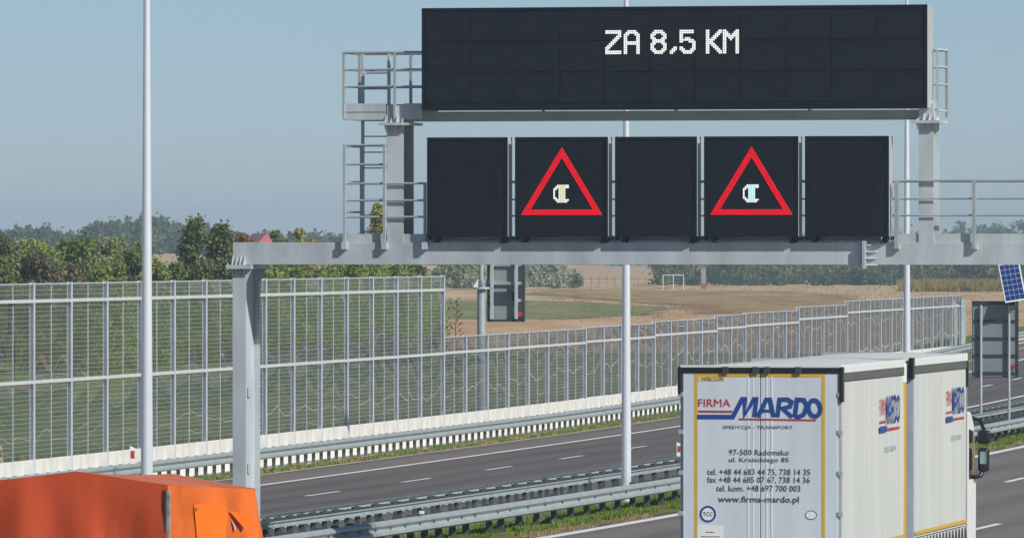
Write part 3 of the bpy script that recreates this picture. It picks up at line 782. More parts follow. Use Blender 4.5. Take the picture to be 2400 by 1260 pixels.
rear_text("ul. Krasickiego 85", 378, 778, 718, 758, INK, .003)
rear_text("tel. +48 44 683 44 75, 738 14 35", 233, 920, 795, 842, INK, .003)
rear_text("fax +48 44 685 07 67, 738 14 36", 233, 918, 848, 894, INK, .003)
rear_text("tel. kom. +48 697 700 003", 293, 855, 905, 946, INK, .003)
rear_text("www.firma-mardo.pl", 305, 845, 978, 1032, INK, .012)
mb = MB()
for pl in ([(165, 447), (405, 447), (466, 327), (486, 327), (482, 436), (545, 327), (560, 327), (548, 447)],
           [(572, 447), (628, 330), (652, 330), (676, 447)],
           [(702, 447), (716, 330), (768, 328), (796, 346), (786, 376), (736, 388), (800, 447)],
           [(818, 447), (832, 330), (878, 332), (898, 372), (876, 430), (838, 447), (818, 447)]):
    ribbon(mb, [zx(*p) for p in pl], .070, -.0375)
ribbon(mb, [zx(600, 406), (zx(664, 406))], .045, -.0385)
ribbon(mb, [zx(948+40*math.cos(t*.3927)-4*math.sin(-t*.3927), 387+54*math.sin(t*.3927)) for t in range(16)], .070, -.0392, True)
tp("logo_print", mb, BLUEP, parent=tb)
mb = MB(); ribbon(mb, [zx(172, 410), zx(402, 411)], .03, -.0375); ribbon(mb, [zx(445, 461), zx(960, 467)], .026, -.0375)
tp("printed_line", mb, REDP, parent=tb)
# maker's plate, round sticker, oval sticker, white label
a, b = zx(175, 178), zx(345, 205)
tp("maker_plate", B(a[0], b[0], -.036, -.031, b[1], a[1]), mat("pale_yellow_plate", (.74, .56, .20), .5), parent=dl)
inst("lettering", text_mesh("WIELTON", .055, INK, .012, .36), tb, (a[0]+.22, -.0385, (a[1]+b[1])/2))
def disc(mb, c, rx, rz, y, n=28):
    mb.quad(*[(c[0]+rx*math.cos(2*math.pi*i/n), y, c[1]+rz*math.sin(2*math.pi*i/n)) for i in range(n)])
c = zx(237, 1100); mb = MB(); disc(mb, c, .145, .145, -.033); tp("round_sticker", mb, WHITE, parent=dl)
mb = MB(); ribbon(mb, [(c[0]+.118*math.cos(i*.2618), c[1]+.118*math.sin(i*.2618)) for i in range(24)], .035, -.035, True); tp("sticker_ring", mb, BLUEP, parent=dl)
inst("lettering", text_mesh("TCC", .065, INK, .006, .16), tb, (c[0], -.0375, c[1]))
c = zx(925, 1103); mb = MB(); disc(mb, c, .098, .075, -.033); tp("oval_sticker", mb, WHITE, parent=dr)
mb = MB(); ribbon(mb, [(c[0]+.09*math.cos(i*.2618), c[1]+.068*math.sin(i*.2618)) for i in range(24)], .012, -.035, True); tp("sticker_ring", mb, INK, parent=dr)
a, b = zx(166, 1178), zx(336, 1330)
tp("white_label", B(a[0], b[0], -.036, -.031, b[1], a[1]), WHITE, parent=dl)
mb = MB(); ribbon(mb, [zx(222, 1222), zx(278, 1222)], .014, -.0375); ribbon(mb, [zx(190, 1252), zx(315, 1252)], .012, -.0375); tp("printed_line", mb, INK, parent=dl)
# cab
cy = 15.75; cw = HW-.10
cab = tp("cab", MB().prism([(cy, .75), (cy+1.75, .75), (cy+1.78, 1.9), (cy+1.45, 3.0), (cy+1.1, 3.2), (cy, 3.25)], 0, -cw, cw), WHITE, .05)
tp("wind_deflector", MB().prism([(cy, 3.22), (cy+1.0, 3.22), (cy+.3, ZT-.2), (cy, ZT-.15)], 0, -cw+.1, cw-.1), WHITE, .03, parent=cab)
for s in (-1, 1):
    tp("side_window", MB().prism([(cy+.75, 2.0), (cy+1.62, 2.0), (cy+1.4, 2.85), (cy+.75, 2.9)], 0, s*cw-.004 if s < 0 else s*cw-.01, s*cw+.01 if s < 0 else s*cw+.004), GLASSD, parent=cab)
    m_ = tp("mirror_arm", MB().tube([(s*cw, cy+1.3, zz(2.80)), (s*(cw+.10), cy+1.52, zz(2.76)), (s*(cw+.17), cy+1.58, zz(2.58))], .035, 8), PLASTIC, smooth=True, parent=cab)
    tp("mirror", B(s*(cw+.16)-.10, s*(cw+.16)+.10, cy+1.50, cy+1.66, zz(1.84), zz(2.27)), PLASTIC, .05, parent=cab)
    tp("wide_mirror", B(s*(cw+.17)-.12, s*(cw+.17)+.12, cy+1.50, cy+1.66, zz(2.34), zz(2.58)), PLASTIC, .05, parent=cab)
    tp("mirror_glass", B(s*(cw+.17)-.07, s*(cw+.17)+.05, cy+1.492, cy+1.501, zz(1.98), zz(2.20)), mat("mirror_glass", (.30, .42, .45), .1, .6), parent=cab)
    tp("mirror_arm", MB().tube([(s*cw, cy+1.35, zz(1.74)), (s*(cw+.10), cy+1.54, zz(1.76)), (s*(cw+.17), cy+1.58, zz(1.9))], .04, 8), PLASTIC, smooth=True, parent=cab)
tp("windscreen", MB().quad((-cw+.1, cy+1.79, 1.95), (cw-.1, cy+1.79, 1.95), (cw-.15, cy+1.48, 2.95), (-cw+.15, cy+1.48, 2.95)), GLASSD, parent=cab)
# white sleeper fairing between box and cab, dark gap below
tp("side_fairing", MB().prism([(15.56, 1.15), (15.56, 2.2), (15.95, 2.0), (16.2, 1.2)], 0, HW-.12, HW-.05), WHITE, .02, parent=cab)
# chassis and wheels
tp("chassis", MB().box(-.45, .45, .3, 7.3, .7, .98).box(-.45, .45, 8.5, cy+1.5, .62, .98).box(-.08, .08, 7.0, 8.8, .55, .7), DARKST)
def wheel(x, y, r=.48):
    wmb = MB(); sec = [(r-.1, -.14), (r-.02, -.15), (r, -.1), (r, .1), (r-.02, .15), (r-.1, .14)]
    n = 24
    for i in range(n):
        t = 2*math.pi*i/n
        for q in sec: wmb.v.append((q[1], q[0]*math.cos(t), q[0]*math.sin(t)))
    m_ = len(sec)
    for i in range(n):
        for j in range(m_-1):
            a = i*m_+j; b_ = ((i+1) % n)*m_+j; wmb.f.append((a, a+1, b_+1, b_))
    w_ = wmb.build("wheel", RUBBER, trk, True, loc=(x, y, r))
    MB().tube([(-.13, 0, 0), (.13, 0, 0)], .37, 20).build("rim", GALV2, w_)
for x in (-1.05, 1.05):
    for y in (3.2, 4.55, 12.6, 13.95, 16.6): wheel(x, y)
tp("rear_bumper", B(-1.2, 1.2, -.02, .1, .5, .66), FRAMEG, .02)
for s in (-1, 1): tp("tail_lamp", B(s*1.0-.18, s*1.0+.18, -.04, .03, .68, .79), REDP, .01)

# ------------------------------------------------------------------ orange tarpaulin trailer
OTH = math.atan(.205); OZ = -.3
orr = empty("tarpaulin_trailer", (-5.30, 101.25, OZ), -OTH)
tag(orr, "trailer under a worn bright orange tarpaulin at the lower left corner", "trailer")
def oz(z): return z-OZ
HWo = 1.25; LO = 4.75
# rear sheet: grid with gable top
def tarp(name, fn, nu, nv, mt):
    mb = MB()
    for i in range(nu+1):
        for j in range(nv+1): mb.v.append(fn(i/nu, j/nv))
    for i in range(nu):
        for j in range(nv):
            a = i*(nv+1)+j; mb.f.append((a, a+1, a+nv+2, a+nv+1))
    return mb.build(name, mt, orr, smooth=True)
def rtop(x, t=0):   # crest height over the width, t = 0 rear, 1 front
    xr = .13
    e = 3.04-.18*t; c_ = 3.20-.15*t
    k = abs(x-xr)/(HWo-xr if x > xr else HWo+xr)
    return oz(c_-(c_-e)*k**.95)
from mathutils import noise
def fold(a, b, s=0): return .075*noise.noise(Vector((a*5+s, b*2.2, s*3.1)))+.05*abs(noise.noise(Vector((a*13+b*4, b*5-a*3, s+7))))
def ripple(a, b): return .018*math.sin(a*9+1.7*math.sin(b*3))+.012*math.sin(a*23+b*5)
tarp("rear_sheet", lambda a, b: (-HWo+2*HWo*a, (ripple(a, b)+fold(a, b, 2))*math.sin(math.pi*b)-.01, 1.05+(rtop(-HWo+2*HWo*a)-1.05)*b), 40, 16, TARP_B)
def sidep(s):
    def f(a, b):
        zt = rtop(s*HWo, a); y = LO*a
        bulge = fold(a*1.6, b*1.5, 5)*math.sin(math.pi*min(1, b))**.5*min(1, a*8)+.05*math.sin(math.pi*b)*math.sin(math.pi*a)+.025*math.sin(a*13+b*4)*(1-b)+.30*(1-b)*a*a
        rnd = .10*max(0, (a-.93)/.07)**2
        return (s*(HWo+bulge-rnd), y, 1.05+(zt-1.05)*b)
    return f
tarp("side_sheet", sidep(1), 50, 18, TARP_R); tarp("side_sheet", sidep(-1), 30, 10, TARP_R)
tarp("roof_sheet", lambda a, b: (-HWo+2*HWo*a, LO*b, rtop(-HWo+2*HWo*a, b)-.03*math.sin(math.pi*b)*(.4+.6*math.sin(a*8)**2)+.002), 36, 24, TARP_T)
tarp("front_sheet", lambda a, b: ((-HWo+.1)+(2*HWo-.2)*a, LO, 1.05+(rtop(-HWo+2*HWo*a, 1)-1.05)*b), 20, 8, TARP_R)
tp_ = MB().box(HWo-.015, HWo+.035, -.03, .025, 1.1, oz(2.97)); tp_.build("corner_zip", mat("worn_grey_edge", (.27, .245, .23), .8, 0, .45, 7), orr, bevel=.01)
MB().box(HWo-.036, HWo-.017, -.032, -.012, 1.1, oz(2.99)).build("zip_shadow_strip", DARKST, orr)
# patch and torn flap on the side sheet
def side_x(y, z):
    a = y/LO; zt = rtop(HWo, a); b = (z-1.05)/(zt-1.05); return sidep(1)(a, b)[0]
def patch(name, poly, lift, mt):
    mb = MB(); mb.quad(*[(side_x(y, oz(z))+lift[i], y, oz(z)) for i, (y, z) in enumerate(poly)]); return mb.build(name, mt, orr)
pm_ = TARP_R
patch("pocket_patch", [(1.15, 2.78), (2.55, 2.78), (2.75, 2.62), (2.2, 2.2), (1.15, 2.2)], [.012, .03, .04, .05, .02], mat("orange_patch", (.86, .17, .008), .6, 0, .08, 2, spec=.15))
patch("torn_flap", [(2.9, 2.66), (3.7, 2.56), (3.35, 2.42)], [.02, .10, .06], mat("orange_flap", (.84, .15, .008), .6, 0, .08, 2, spec=.15))
patch("torn_hole", [(3.0, 2.56), (3.22, 2.44), (3.1, 2.40)], [.02, .02, .02], mat("pale_lining", (.5, .36, .28), .8))
MB().tube([(side_x(1.22, oz(2.72))+.01, 1.22, oz(2.72)), (side_x(1.22, oz(2.72))+.03, 1.22, oz(2.72))], .022, 10).build("eyelet", DARKST, orr)
B(-HWo+.02, HWo-.02, .03, LO-.05, .85, 1.05).build("flat_bed", DARKST, orr)
B(-.4, .4, .3, LO+1.4, .6, .85).build("chassis", DARKST, orr)
for x in (-1.0, 1.0):
    for y in (1.4, 2.5):
        w_ = MB().tube([(x-.13, y, .45), (x+.13, y, .45)], .45, 24).build("wheel", RUBBER, orr)
        MB().tube([(x-.14, y, .45), (x+.14, y, .45)], .26, 16).build("rim", GALV2, w_)

# ------------------------------------------------------------------ roadside signs and small furniture
# back of a tall sign with a solar panel, in the median at the right
Ys = 272.0; p = RP(2.92, Ys)
sg = empty("road_sign", p, -.17); tag(sg, "back of a tall grey road sign on two posts beneath a solar panel", "road sign")
z0, z1 = 1.74, 4.12
B(-.72, .72, 0, .03, z0, z1).build("sign_plate", mat("sign_back_teal_grey", (.25, .285, .285), .55, .2, .1, 2), sg)
MB().box(-.74, -.72, -.06, .05, z0, z1).box(.72, .74, -.06, .05, z0, z1).box(-.74, .74, -.06, .05, z1, z1+.03).box(-.74, .74, -.06, .05, z0-.03, z0).build("rim", DARKST, sg)
for k in range(5): B(-.68, .68, -.05, -.005, z0+.1+k*.55, z0+.16+k*.55).build("cross_rail", DARKST, sg)
for x in (-.45, .45): MB().tube([(x, -.09, -.1), (x, -.09, z1-.1)], .045, 12).build("post", GALV2, sg, smooth=True)
MB().box(.55, .63, -.045, -.03, z0+.25, z0+.4).build("sticker", REDP, sg)
pn = empty("solar_panel", RP(2.92, Ys)+Vector((.62, -.6, 4.15))); pn.rotation_euler = (R(-28), R(0), R(8))
tag(pn, "blue solar panel in a white frame above the grey sign back", "solar panel")
def shear(x, z): return x+(-.22*(z/1.2))
mb = MB(); mb.box(-.34, .34, 0, .03, 0, 1.42); mb.build("frame", WHITE, pn, bevel=.005)
for i in range(4):
    for j in range(7): B(-.305+i*.154, -.305+i*.154+.144, -.006, -.0, .05+j*.19, .05+j*.19+.178).build("cell", SOLAR, pn)
pn.rotation_euler = (R(-30), R(-9), 0)
B(-.03, .03, .03, .5, .05, .10).build("bracket", GALV2, pn)
# cantilever post and sign back behind the low barrier
Yc = 300.0; cx0 = (1128-1200)*Yc/20000
sc_ = empty("road_sign", (cx0, Yc, GZ), -.16); tag(sc_, "grey sign back with frame hung on a flanged steel post behind the low barrier", "road sign")
def cz(z): return z-GZ
MB().tube([(0, 0, 0), (0, 0, cz(4.42))], .15, 16).build("post", GALV2, sc_, smooth=True)
MB().tube([(0, 0, cz(4.40)), (0, 0, cz(4.46))], .32, 16).build("flange", GALV, sc_)
MB().tube([(0, 0, cz(4.46)), (0, 0, cz(6.0))], .09, 16).build("upper_post", GALV2, sc_, smooth=True)
for a in range(4):
    t = a*math.pi/2+.4; MB().quad((.11*math.cos(t), .11*math.sin(t), cz(4.46)), (.30*math.cos(t), .30*math.sin(t), cz(4.46)), (.11*math.cos(t), .11*math.sin(t), cz(4.78))).build("flange_rib", GALV, sc_)
B(.22, 1.52, .15, .2, cz(3.25), cz(5.75)).build("sign_plate", SGREY, sc_)
MB().box(.2, .235, .0, .22, cz(3.25), cz(5.75)).box(1.49, 1.53, .0, .22, cz(3.25), cz(5.75)).box(.235, 1.49, .03, .15, cz(3.25), cz(3.33)).build("rim", DARKST, sc_)
for z in (3.95, 4.55, 5.2): B(.24, 1.48, .05, .149, cz(z), cz(z)+.1).build("cross_rail", GALV2, sc_)
for x in (.33, 1.2): B(x, x+.1, -.06, .05, cz(3.35), cz(5.72)).build("mounting_rail", GALV, sc_)
B(.42, 1.18, .02, .05, cz(3.98), cz(4.3)).build("dark_panel", DARKST, sc_)
B(1.3, 1.47, .02, .048, cz(3.42), cz(3.6)).build("sticker", REDP, sc_)
for z in (4.6, 5.5): B(-.1, .33, .02, .1, cz(z), cz(z)+.1).build("clamp", GALV2, sc_)
# delineators
def delineator(p, h, label):
    r_ = empty("delineator", p); tag(r_, label, "delineator", "roadside marker posts")
    MB().prism([(-.07, 0), (.07, 0), (.07, h-.06), (-.07, h)], 1, -.02, .02).build("body", WHITE, r_)
    MB().box(-.05, .05, -.027, -.021, h*.3, h*.72).build("red_reflector", REDP, r_)
dp = RP(-12.95, 218.0, .66); delineator(dp, .46, "white marker with red reflector on the rail beside the left light pole")
rz = 0
dp = RP(1.62, 214.2, .62); delineator(dp, .36, "white marker with red reflector on the median rail just left of the lorry")
# white goal frame, small brick pillar, field fence, red-roofed house
Yg = 1330; gxp = gx(1578, Yg)
gf = empty("goal_frame", (gxp, Yg, GZ)); tag(gf, "white goal frame on the far field beneath the gantry beam", "goal frame")
for x in (-1.6, 0, 1.6): MB().tube([(x, 0, 0), (x, 0, 2.2)], .06, 8).build("goal_post", WHITE, gf)
MB().tube([(-1.6, 0, 2.2), (1.6, 0, 2.2)], .06, 8).build("crossbar", WHITE, gf)
bp_ = empty("brick_pillar", (gx(1649, 1330), 1330, GZ)); tag(bp_, "small red brick pillar beside the goal frame at the trees", "pillar")
B(-.45, .45, -.5, .5, 0, .9).build("brick_base", BRICK, bp_); B(-.36, .36, -.4, .4, .9, 3.4).build("pale_shaft", SGREY, bp_); B(-.6, .6, -.5, .5, 3.4, 3.7).build("cap", BRICK, bp_)
ff = empty("field_fence", (gx(1330, 1420), 1420, GZ)); tag(ff, "low wire fence on thin posts at the edge of the far field", "fence")
for k in range(16): B(k*1.3, k*1.3+.1, -.05, .05, 0, 1.5+.2*random.random()).build("fence_post", SOILW, ff)
for z in (.7, 1.3): B(0, 20, -.01, .01, z, z+.025).build("wire", SOILW, ff)
hs = empty("house", (gx(608, 1700), 1700, GZ), .35); tag(hs, "distant house with a red roof between the trees", "house")
B(-2, 2, -4, 4, 0, 6.6).build("wall", WALLC, hs)
ro = MB().prism([(-2.4, 6.6), (2.4, 6.6), (0, 9.3)], 1, -4.4, 4.4).build("roof", ROOFR, hs)
B(.4, .9, -1, -.4, 8.4, 9.6).build("chimney", BRICK, ro)
for x in (-1.0, .9): f_ = B(x-.5, x+.5, -4.03, -3.99, 1.6, 2.9).build("window", WHITE, hs); B(x-.4, x+.4, -4.05, -4.031, 1.7, 2.8).build("pane", GLASSD, f_)

# ------------------------------------------------------------------ vegetation
import numpy as np
def leaf_mesh(name, mt, pts, size, rng, flat=.0):
    """pts: list of (pos, tone); one bent leaf-clump quad each"""
    g = np.random.default_rng(rng.randrange(1 << 30)); n = len(pts)
    P = np.array([tuple(p) for p, _ in pts]); tn = np.array([t_ for _, t_ in pts])
    sz = (size*g.uniform(.6, 1.4, n))[:, None]
    unit = lambda a: a/np.maximum(1e-6, np.linalg.norm(a, axis=1))[:, None]
    a = unit(g.normal(size=(n, 3))); b = unit(np.cross(a, g.normal(size=(n, 3)))); c = np.cross(a, b)*sz*.18; a = a*sz; b = b*sz*.6
    V = np.stack([P-a, P+b+c, P+a, P-b+c], 1).reshape(-1, 3)
    k = np.arange(n)*4; Fc = np.stack([k, k+1, k+2, k, k+2, k+3], 1).reshape(-1)
    me = bpy.data.meshes.new(name); me.vertices.add(4*n); me.loops.add(6*n); me.polygons.add(2*n)
    me.vertices.foreach_set("co", V.ravel()); me.loops.foreach_set("vertex_index", Fc.astype(np.int32))
    me.polygons.foreach_set("loop_start", (np.arange(2*n)*3).astype(np.int32))
    me.update(calc_edges=True)
    at = me.attributes.new("tone", 'FLOAT', 'FACE'); at.data.foreach_set("value", np.repeat(tn, 2))
    me.materials.append(mt); return me
def crown_pts(rng, h, w_, kind, n):
    """clumps spread through the crown volume"""
    pts = []; clumps = []
    nc = 70 if kind == 'cone' else 46 if kind != 'bush' else 34
    for i in range(nc):
        t = rng.random()
        if kind == 'cone': t = t**1.15; r = w_*(1-t)**.7*.5+.08; z = h*(.04+.93*t)
        elif kind == 'bush': r = w_*.5*math.sqrt(max(.02, 1-t*t)); z = h*(.08+.84*t)
        else: r = w_*.5*math.sin(math.pi*(.12+.80*t))**.7; z = h*(.22+.74*t)
        a = rng.uniform(0, 2*math.pi); rr = r*math.sqrt(rng.uniform(.15, 1))
        clumps.append((Vector((rr*math.cos(a), rr*math.sin(a), z)), w_*rng.uniform(.09, .19), rng.uniform(-.25, .25)))
    for i in range(n):
        c, cr, tn = rng.choice(clumps)
        d = Vector((rng.gauss(0, 1), rng.gauss(0, 1), rng.gauss(0, .8)))*cr*.66*(1-.3*c.z/h)
        pts.append((c+d, min(1, max(0, .5+tn+rng.uniform(-.3, .3)))))
    return pts, clumps
def tree(name, label, px, top, wpx, Y, kind, col, seed, n=9000, group="trees behind the noise barrier", leaf=None):
    rng = random.Random(seed)
    x = gx(px, Y); ztop = EYE-(top-580)*Y/20000; h = ztop-GZ; w_ = wpx*Y/20000
    root = empty(name, (x, Y, GZ)); tag(root, label, "tree" if 'tree' in name else "bush", group)
    pts, clumps = crown_pts(rng, h, w_, kind, int(n*1.7))
    inst("crown", leaf_mesh("crown", LEAF[col], pts, leaf or .085+.008*w_, rng), root)
    mb = MB(); th = h*(.9 if kind == 'cone' else .7)
    k = [(rng.uniform(-.05, .05)*w_*i/4, rng.uniform(-.05, .05)*w_*i/4, th*i/4) for i in range(5)]
    r0 = .025*h
    mb.tube(k, [r0, r0*.8, r0*.6, r0*.4, r0*.12], 7)
    for c, cr, _ in clumps[::3]:
        i = min(3, max(0, int(c.z/th*4)-1)); mb.tube([k[i], (Vector(k[i])+c)/2+Vector((0, 0, .1)), c], [r0*.35, r0*.22, r0*.06], 5)
    mb.build("trunk", BARK, root, smooth=True)
    return root
T = tree
T("leafy_tree", "dark green tree cut by the left edge above the noise barrier", -12, 545, 95, 470, 'round', 'dark', 1)
T("leafy_tree", "pale silvery green tree near the left edge", 58, 555, 80, 500, 'round', 'pale', 2)
T("brown_bush", "dark brown bush rising over the barrier at the left", 85, 585, 150, 440, 'bush', 'brown', 3, 10500)
T("brown_bush", "purplish brown bush right of the dark brown one", 172, 600, 110, 430, 'bush', 'brown', 33, 8000)
T("leafy_tree", "broad green tree left of the left light pole, tallest there", 178, 552, 130, 500, 'round', 'green', 4, 10500)
T("leafy_tree", "pale leaved bushy tree close left of the left light pole", 252, 556, 90, 490, 'round', 'pale', 5)
T("leafy_tree", "bright green bush at the foot of the pale leaved tree", 262, 600, 140, 440, 'bush', 'bright', 6, 10500)
T("leafy_tree", "green tree half hidden by the left light pole", 312, 575, 70, 480, 'round', 'green', 7)
T("leafy_bush", "low bright bush just right of the left light pole", 362, 596, 85, 450, 'bush', 'bright', 8)
T("leafy_bush", "low olive bush between the left pole and the conical trees", 412, 605, 70, 455, 'bush', 'green', 9)
T("conical_tree", "tall dark conical tree, left of the pair beside the gantry post", 457, 514, 122, 470, 'cone', 'dark', 10, 12000)
T("conical_tree", "tall dark conical tree, right of the pair beside the gantry post", 516, 520, 122, 480, 'cone', 'dark', 11, 12000)
T("leafy_tree", "small olive tree top showing above the left end of the beam", 572, 534, 52, 520, 'round', 'rust', 12)
T("leafy_tree", "round green tree top above the beam, right of the red roof", 656, 531, 60, 560, 'round', 'green', 13)
T("leafy_tree", "yellowing tree top above the beam beside the round green one", 712, 533, 70, 560, 'round', 'yellow', 14)
T("conical_tree", "yellow green pointed tree behind the gantry's ladder cage", 884, 474, 66, 560, 'cone', 'yellow', 15, 8000)
low = [(640, 612, 110, 'green'), (720, 618, 100, 'rust'), (800, 610, 120, 'bright'), (890, 615, 110, 'dark'), (975, 612, 110, 'dark'), (1060, 610, 110, 'bright'), (1105, 618, 60, 'green')]
nm_ = ["directly right of the gantry post", "with rusty leaves, under the beam's left end", "bright green, under the ladder cage", "dark, under the leftmost display", "dark, above the end of the tall barrier", "bright, just past the end of the tall barrier", "green, beside the flanged sign post"]
for i, (px, tp2, wp, c_) in enumerate(low):
    T("leafy_bush", ("roadside bush " if i < 5 else "distant field bush ")+nm_[i], px, tp2, wp, 520 if i < 5 else 1350, 'bush', c_, 40+i, 8000, leaf=None if i < 5 else .3)
T("leafy_bush", "olive bush right of the grey sign back under the beam", 1280, 606, 120, 1400, 'bush', 'pale', 60, 5000, leaf=.34)
T("leafy_bush", "small green shrub alone on the edge of the far field", 1353, 640, 26, 1350, 'bush', 'green', 61, 700, leaf=.25)
# thin sapling in front of the field, past the tall barrier's end
rng = random.Random(5); Yp = 300; sx_ = gx(1070, Yp)
sp_ = empty("sapling", (sx_, Yp, GZ)); tag(sp_, "thin almost bare sapling at the end of the tall barrier", "sapling")
mb = MB(); mb.tube([(0, 0, 0), (.03, 0, 2), (-.04, 0, 3.6), (.02, 0, 4.75)], [.03, .022, .014, .006], 6)
pts = []
for i in range(22):
    z = 2.1+i*.12; a = rng.uniform(0, 6.28); l = .42*(1-(i/26))+.05
    e = Vector((l*math.cos(a), l*math.sin(a), z+l*.7)); mb.tube([(0, 0, z), e], [.009, .004], 4)
    for k in range(5): pts.append((Vector((0, 0, z)).lerp(e, rng.uniform(.4, 1.1)), rng.random()))
mb.build("stem", BARK, sp_); inst("leaves", leaf_mesh("leaves", LEAF['brown'], pts, .05, rng), sp_)

def wood(name, label, mt, spots, size, rng):
    """far-off wood: many crowns in one mass; spots = (x, y, z0, height, width, n)"""
    pts = []
    for x, y, z0, h, w_, n in spots:
        tb_ = rng.uniform(-.25, .25)
        cl = []
        for i in range(11):
            t = rng.random(); r = w_*.5*math.sin(math.pi*(.1+.85*t))**.6*math.sqrt(rng.random()); a = rng.uniform(0, 6.28)
            cl.append((Vector((x+r*math.cos(a), y+r*math.sin(a), z0+h*(.12+.84*t))), rng.uniform(.1, .2)*w_, rng.uniform(-.2, .2)))
        for i in range(n):
            c, cr, tn = rng.choice(cl)
            pts.append((c+Vector((rng.gauss(0, 1), rng.gauss(0, 1), rng.gauss(0, 1)))*cr*.6, min(1, max(0, .45+tb_+tn+rng.uniform(-.2, .2)))))
    o = inst(name, leaf_mesh(name, mt, pts, size, rng)); tag(o, label, "wood", kind="stuff"); return o
rng = random.Random(21)
sp = []
crest = [(-40, 560), (30, 540), (85, 522), (130, 545), (170, 552), (200, 535), (250, 515), (300, 518), (335, 512), (365, 506), (400, 522), (440, 528), (500, 540), (560, 548), (620, 552), (700, 550), (760, 548), (820, 552), (1000, 552)]
def crest_y(px):
    for (a, b), (c_, d_) in zip(crest, crest[1:]):
        if a <= px <= c_: return b+(d_-b)*(px-a)/(c_-a)
    return 556
for i in range(230):
    px = rng.uniform(-60, 1000); Y = rng.uniform(1950, 2150)
    zt = EYE-(crest_y(px)-580+rng.uniform(-4, 16))*Y/20000; z0 = 4.2 if px < 560 else 0
    sp.append((gx(px, Y), Y, z0-2, zt-z0+2, rng.uniform(4, 8), 330))
wood("distant_wood", "bluish hazy wood on the rise along the left horizon", LEAF['far'], sp, .55, rng)
sp = []
for i in range(120):
    px = rng.uniform(1000, 2900); Y = rng.uniform(2900, 3200)
    t = 545-22*min(1, max(0, (px-2180)/60)) if px > 2150 else 556
    zt = EYE-(t-580+rng.uniform(-5, 12))*Y/20000
    sp.append((gx(px, Y), Y, GZ, zt-GZ, rng.uniform(7, 12), 260))
wood("distant_wood", "hazy wood on the right horizon behind the gantry handrail", LEAF['far'], sp, .8, rng)
sp = []
for i in range(170):
    px = rng.uniform(1690, 2760) if i > 25 else rng.uniform(1540, 1700); Y = rng.uniform(1440, 1560)
    h = rng.uniform(5, 9.5) if i % 3 else rng.uniform(1.5, 3.5); sp.append((gx(px, Y), Y, GZ, h, rng.uniform(4, 7.5), 380))
wood("tree_belt", "dark green trees of the belt beyond the straw field, under the beam at the right", LEAF['dark'], sp[::2], .34, rng)
wood("tree_belt", "lighter green trees mixed into the belt beyond the straw field", LEAF['far'], sp[1::2], .34, rng)
sp = []
for i in range(40):
    px = rng.uniform(1060, 1340); Y = rng.uniform(1330, 1420); sp.append((gx(px, Y), Y, GZ, rng.uniform(1.2, 3.0), 3.5, 160))
wood("scrub", "low olive scrub bordering the field left of the middle pole", LEAF['pale'], sp, .28, rng)
sp = []
for i in range(190):
    px = rng.uniform(-60, 990); Y = rng.uniform(470, 560); sp.append((gx(px, Y), Y, GZ, (rng.uniform(5.4, 7.1) if px < 335 else rng.uniform(4.2, 5.4)) if px < 560 else rng.uniform(4.3, 5.9), rng.uniform(2, 3.6), 1300))
wood("thicket", "dense thicket of mixed shrubs filling the gaps between the trees behind the barrier", LEAF['bright'], sp, .11, rng)
# tufts
def tufts(name, label, mt, place, n, h, wd, rng, cat="grass", patch=0):
    vs, fs, tn = [], [], []
    from mathutils import noise as nzz
    for i in range(n):
        p = place(rng)
        if patch and nzz.noise(Vector((p.x*1.7, p.y*.45, patch))) < -.12: continue
        hh = h*rng.uniform(.4, 1.3); t = rng.random()
        for k in range(3):
            a = rng.uniform(0, 6.28); b = rng.uniform(0, 6.28); m_ = len(vs); l = hh*rng.uniform(.1, .6)
            q = p+Vector((rng.uniform(-1, 1)*wd*1.5, rng.uniform(-1, 1)*wd*1.5, 0))
            vs += [tuple(q+Vector((math.cos(a), math.sin(a), 0))*wd), tuple(q-Vector((math.cos(a), math.sin(a), 0))*wd), tuple(q+Vector((math.cos(b)*l, math.sin(b)*l, hh)))]
            fs.append((m_, m_+1, m_+2)); tn.append(min(1, max(0, t+rng.uniform(-.2, .2))))
    me = bpy.data.meshes.new(name); me.from_pydata(vs, [], fs)
    at = me.attributes.new("tone", 'FLOAT', 'FACE'); at.data.foreach_set("value", tn); me.materials.append(mt); me.update()
    o = inst(name, me); tag(o, label, cat, kind="stuff"); return o
rng = random.Random(3)
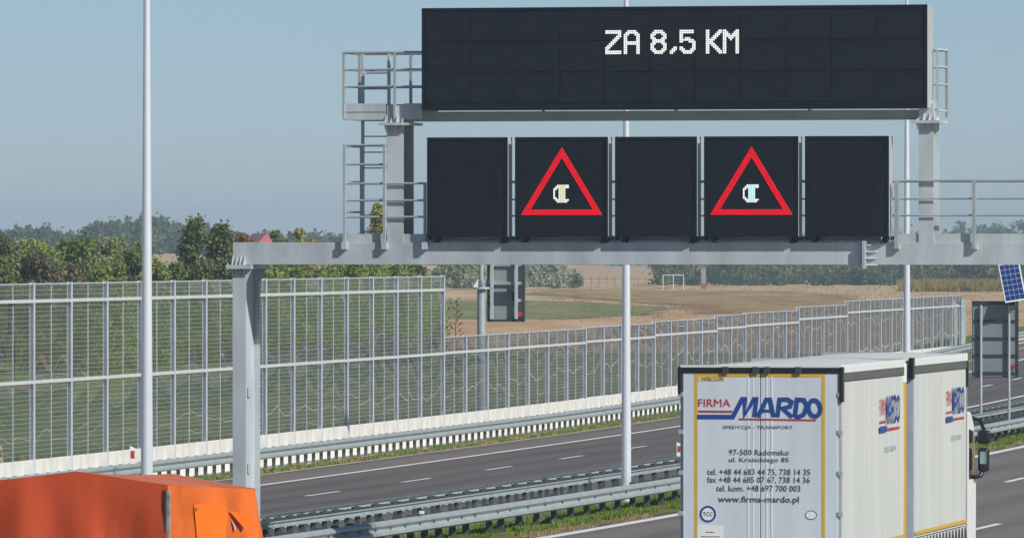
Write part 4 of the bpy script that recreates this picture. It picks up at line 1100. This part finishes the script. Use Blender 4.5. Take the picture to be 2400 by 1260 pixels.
tufts("verge_grass", "green grass growing under the near guardrail", GRASS, lambda r: RP(r.uniform(3.5, 5.35), 155+r.random()**1.2*140, 0), 36000, .11, .022, rng, patch=1.3)
tufts("dry_grass", "yellowed grass edging the near carriageway", DRY, lambda r: RP(5.75-.65*r.random()**1.6, 155+r.random()**1.2*140, 0), 12000, .055, .02, rng, patch=4.4)
tufts("verge_grass", "patchy grass below the long guardrail by the noise barrier", GRASS, lambda r: RP(-13.5+r.random()**1.5*1.0, 205+r.random()*220, 0), 10000, .10, .025, rng, patch=2.2)
tufts("dry_grass", "dry straw-coloured grass along the far shoulder", DRY, lambda r: RP(r.uniform(-13.5, -12.5), 205+r.random()*220, 0), 9000, .08, .025, rng, patch=7.7)
tufts("field_grass", "dry grass and weeds over the brown field beyond the barrier", DRY, lambda r: Vector((lambda Y: (gx(r.uniform(1250, 2420), Y), Y, GZ))(r.uniform(740, 1420))), 9000, .22, .035, rng, patch=3.1)
tufts("goldenrod", "yellow goldenrod band in front of the tree belt at the right", WEED, lambda r: Vector((lambda Y: (gx(r.uniform(2110, 2560), Y), Y, GZ))(r.uniform(1250, 1330))), 7000, 1.5, .12, rng, "weeds")
tufts("embankment_grass", "green slope grass seen through the barrier glazing", GRASS, lambda r: (lambda o_, Y: Vector((o_+poly(Y-200), Y, GZ)))(r.uniform(-24, -15.6), 205+r.random()*200), 14000, .35, .05, rng)

# ------------------------------------------------------------------ haze: one closed box of thin air round everything
hz = B(-3050, 3050, -60, 6600, GZ-1.2, 34).build("haze", mat("unused", (1, 1, 1)))
hm = bpy.data.materials.new("haze_air"); hm.use_nodes = True; t = hm.node_tree
for n in list(t.nodes):
    if n.type != 'OUTPUT_MATERIAL': t.nodes.remove(n)
pv = t.nodes.new("ShaderNodeVolumePrincipled"); pv.inputs["Color"].default_value = (.70, .86, 1, 1); pv.inputs["Density"].default_value = .00019; pv.inputs["Anisotropy"].default_value = .0
t.links.new(pv.outputs[0], t.nodes["Material Output"].inputs["Volume"])
hz.data.materials.clear(); hz.data.materials.append(hm); hz["kind"] = "stuff"; hz["label"] = "pale summer haze filling the air over the whole place"
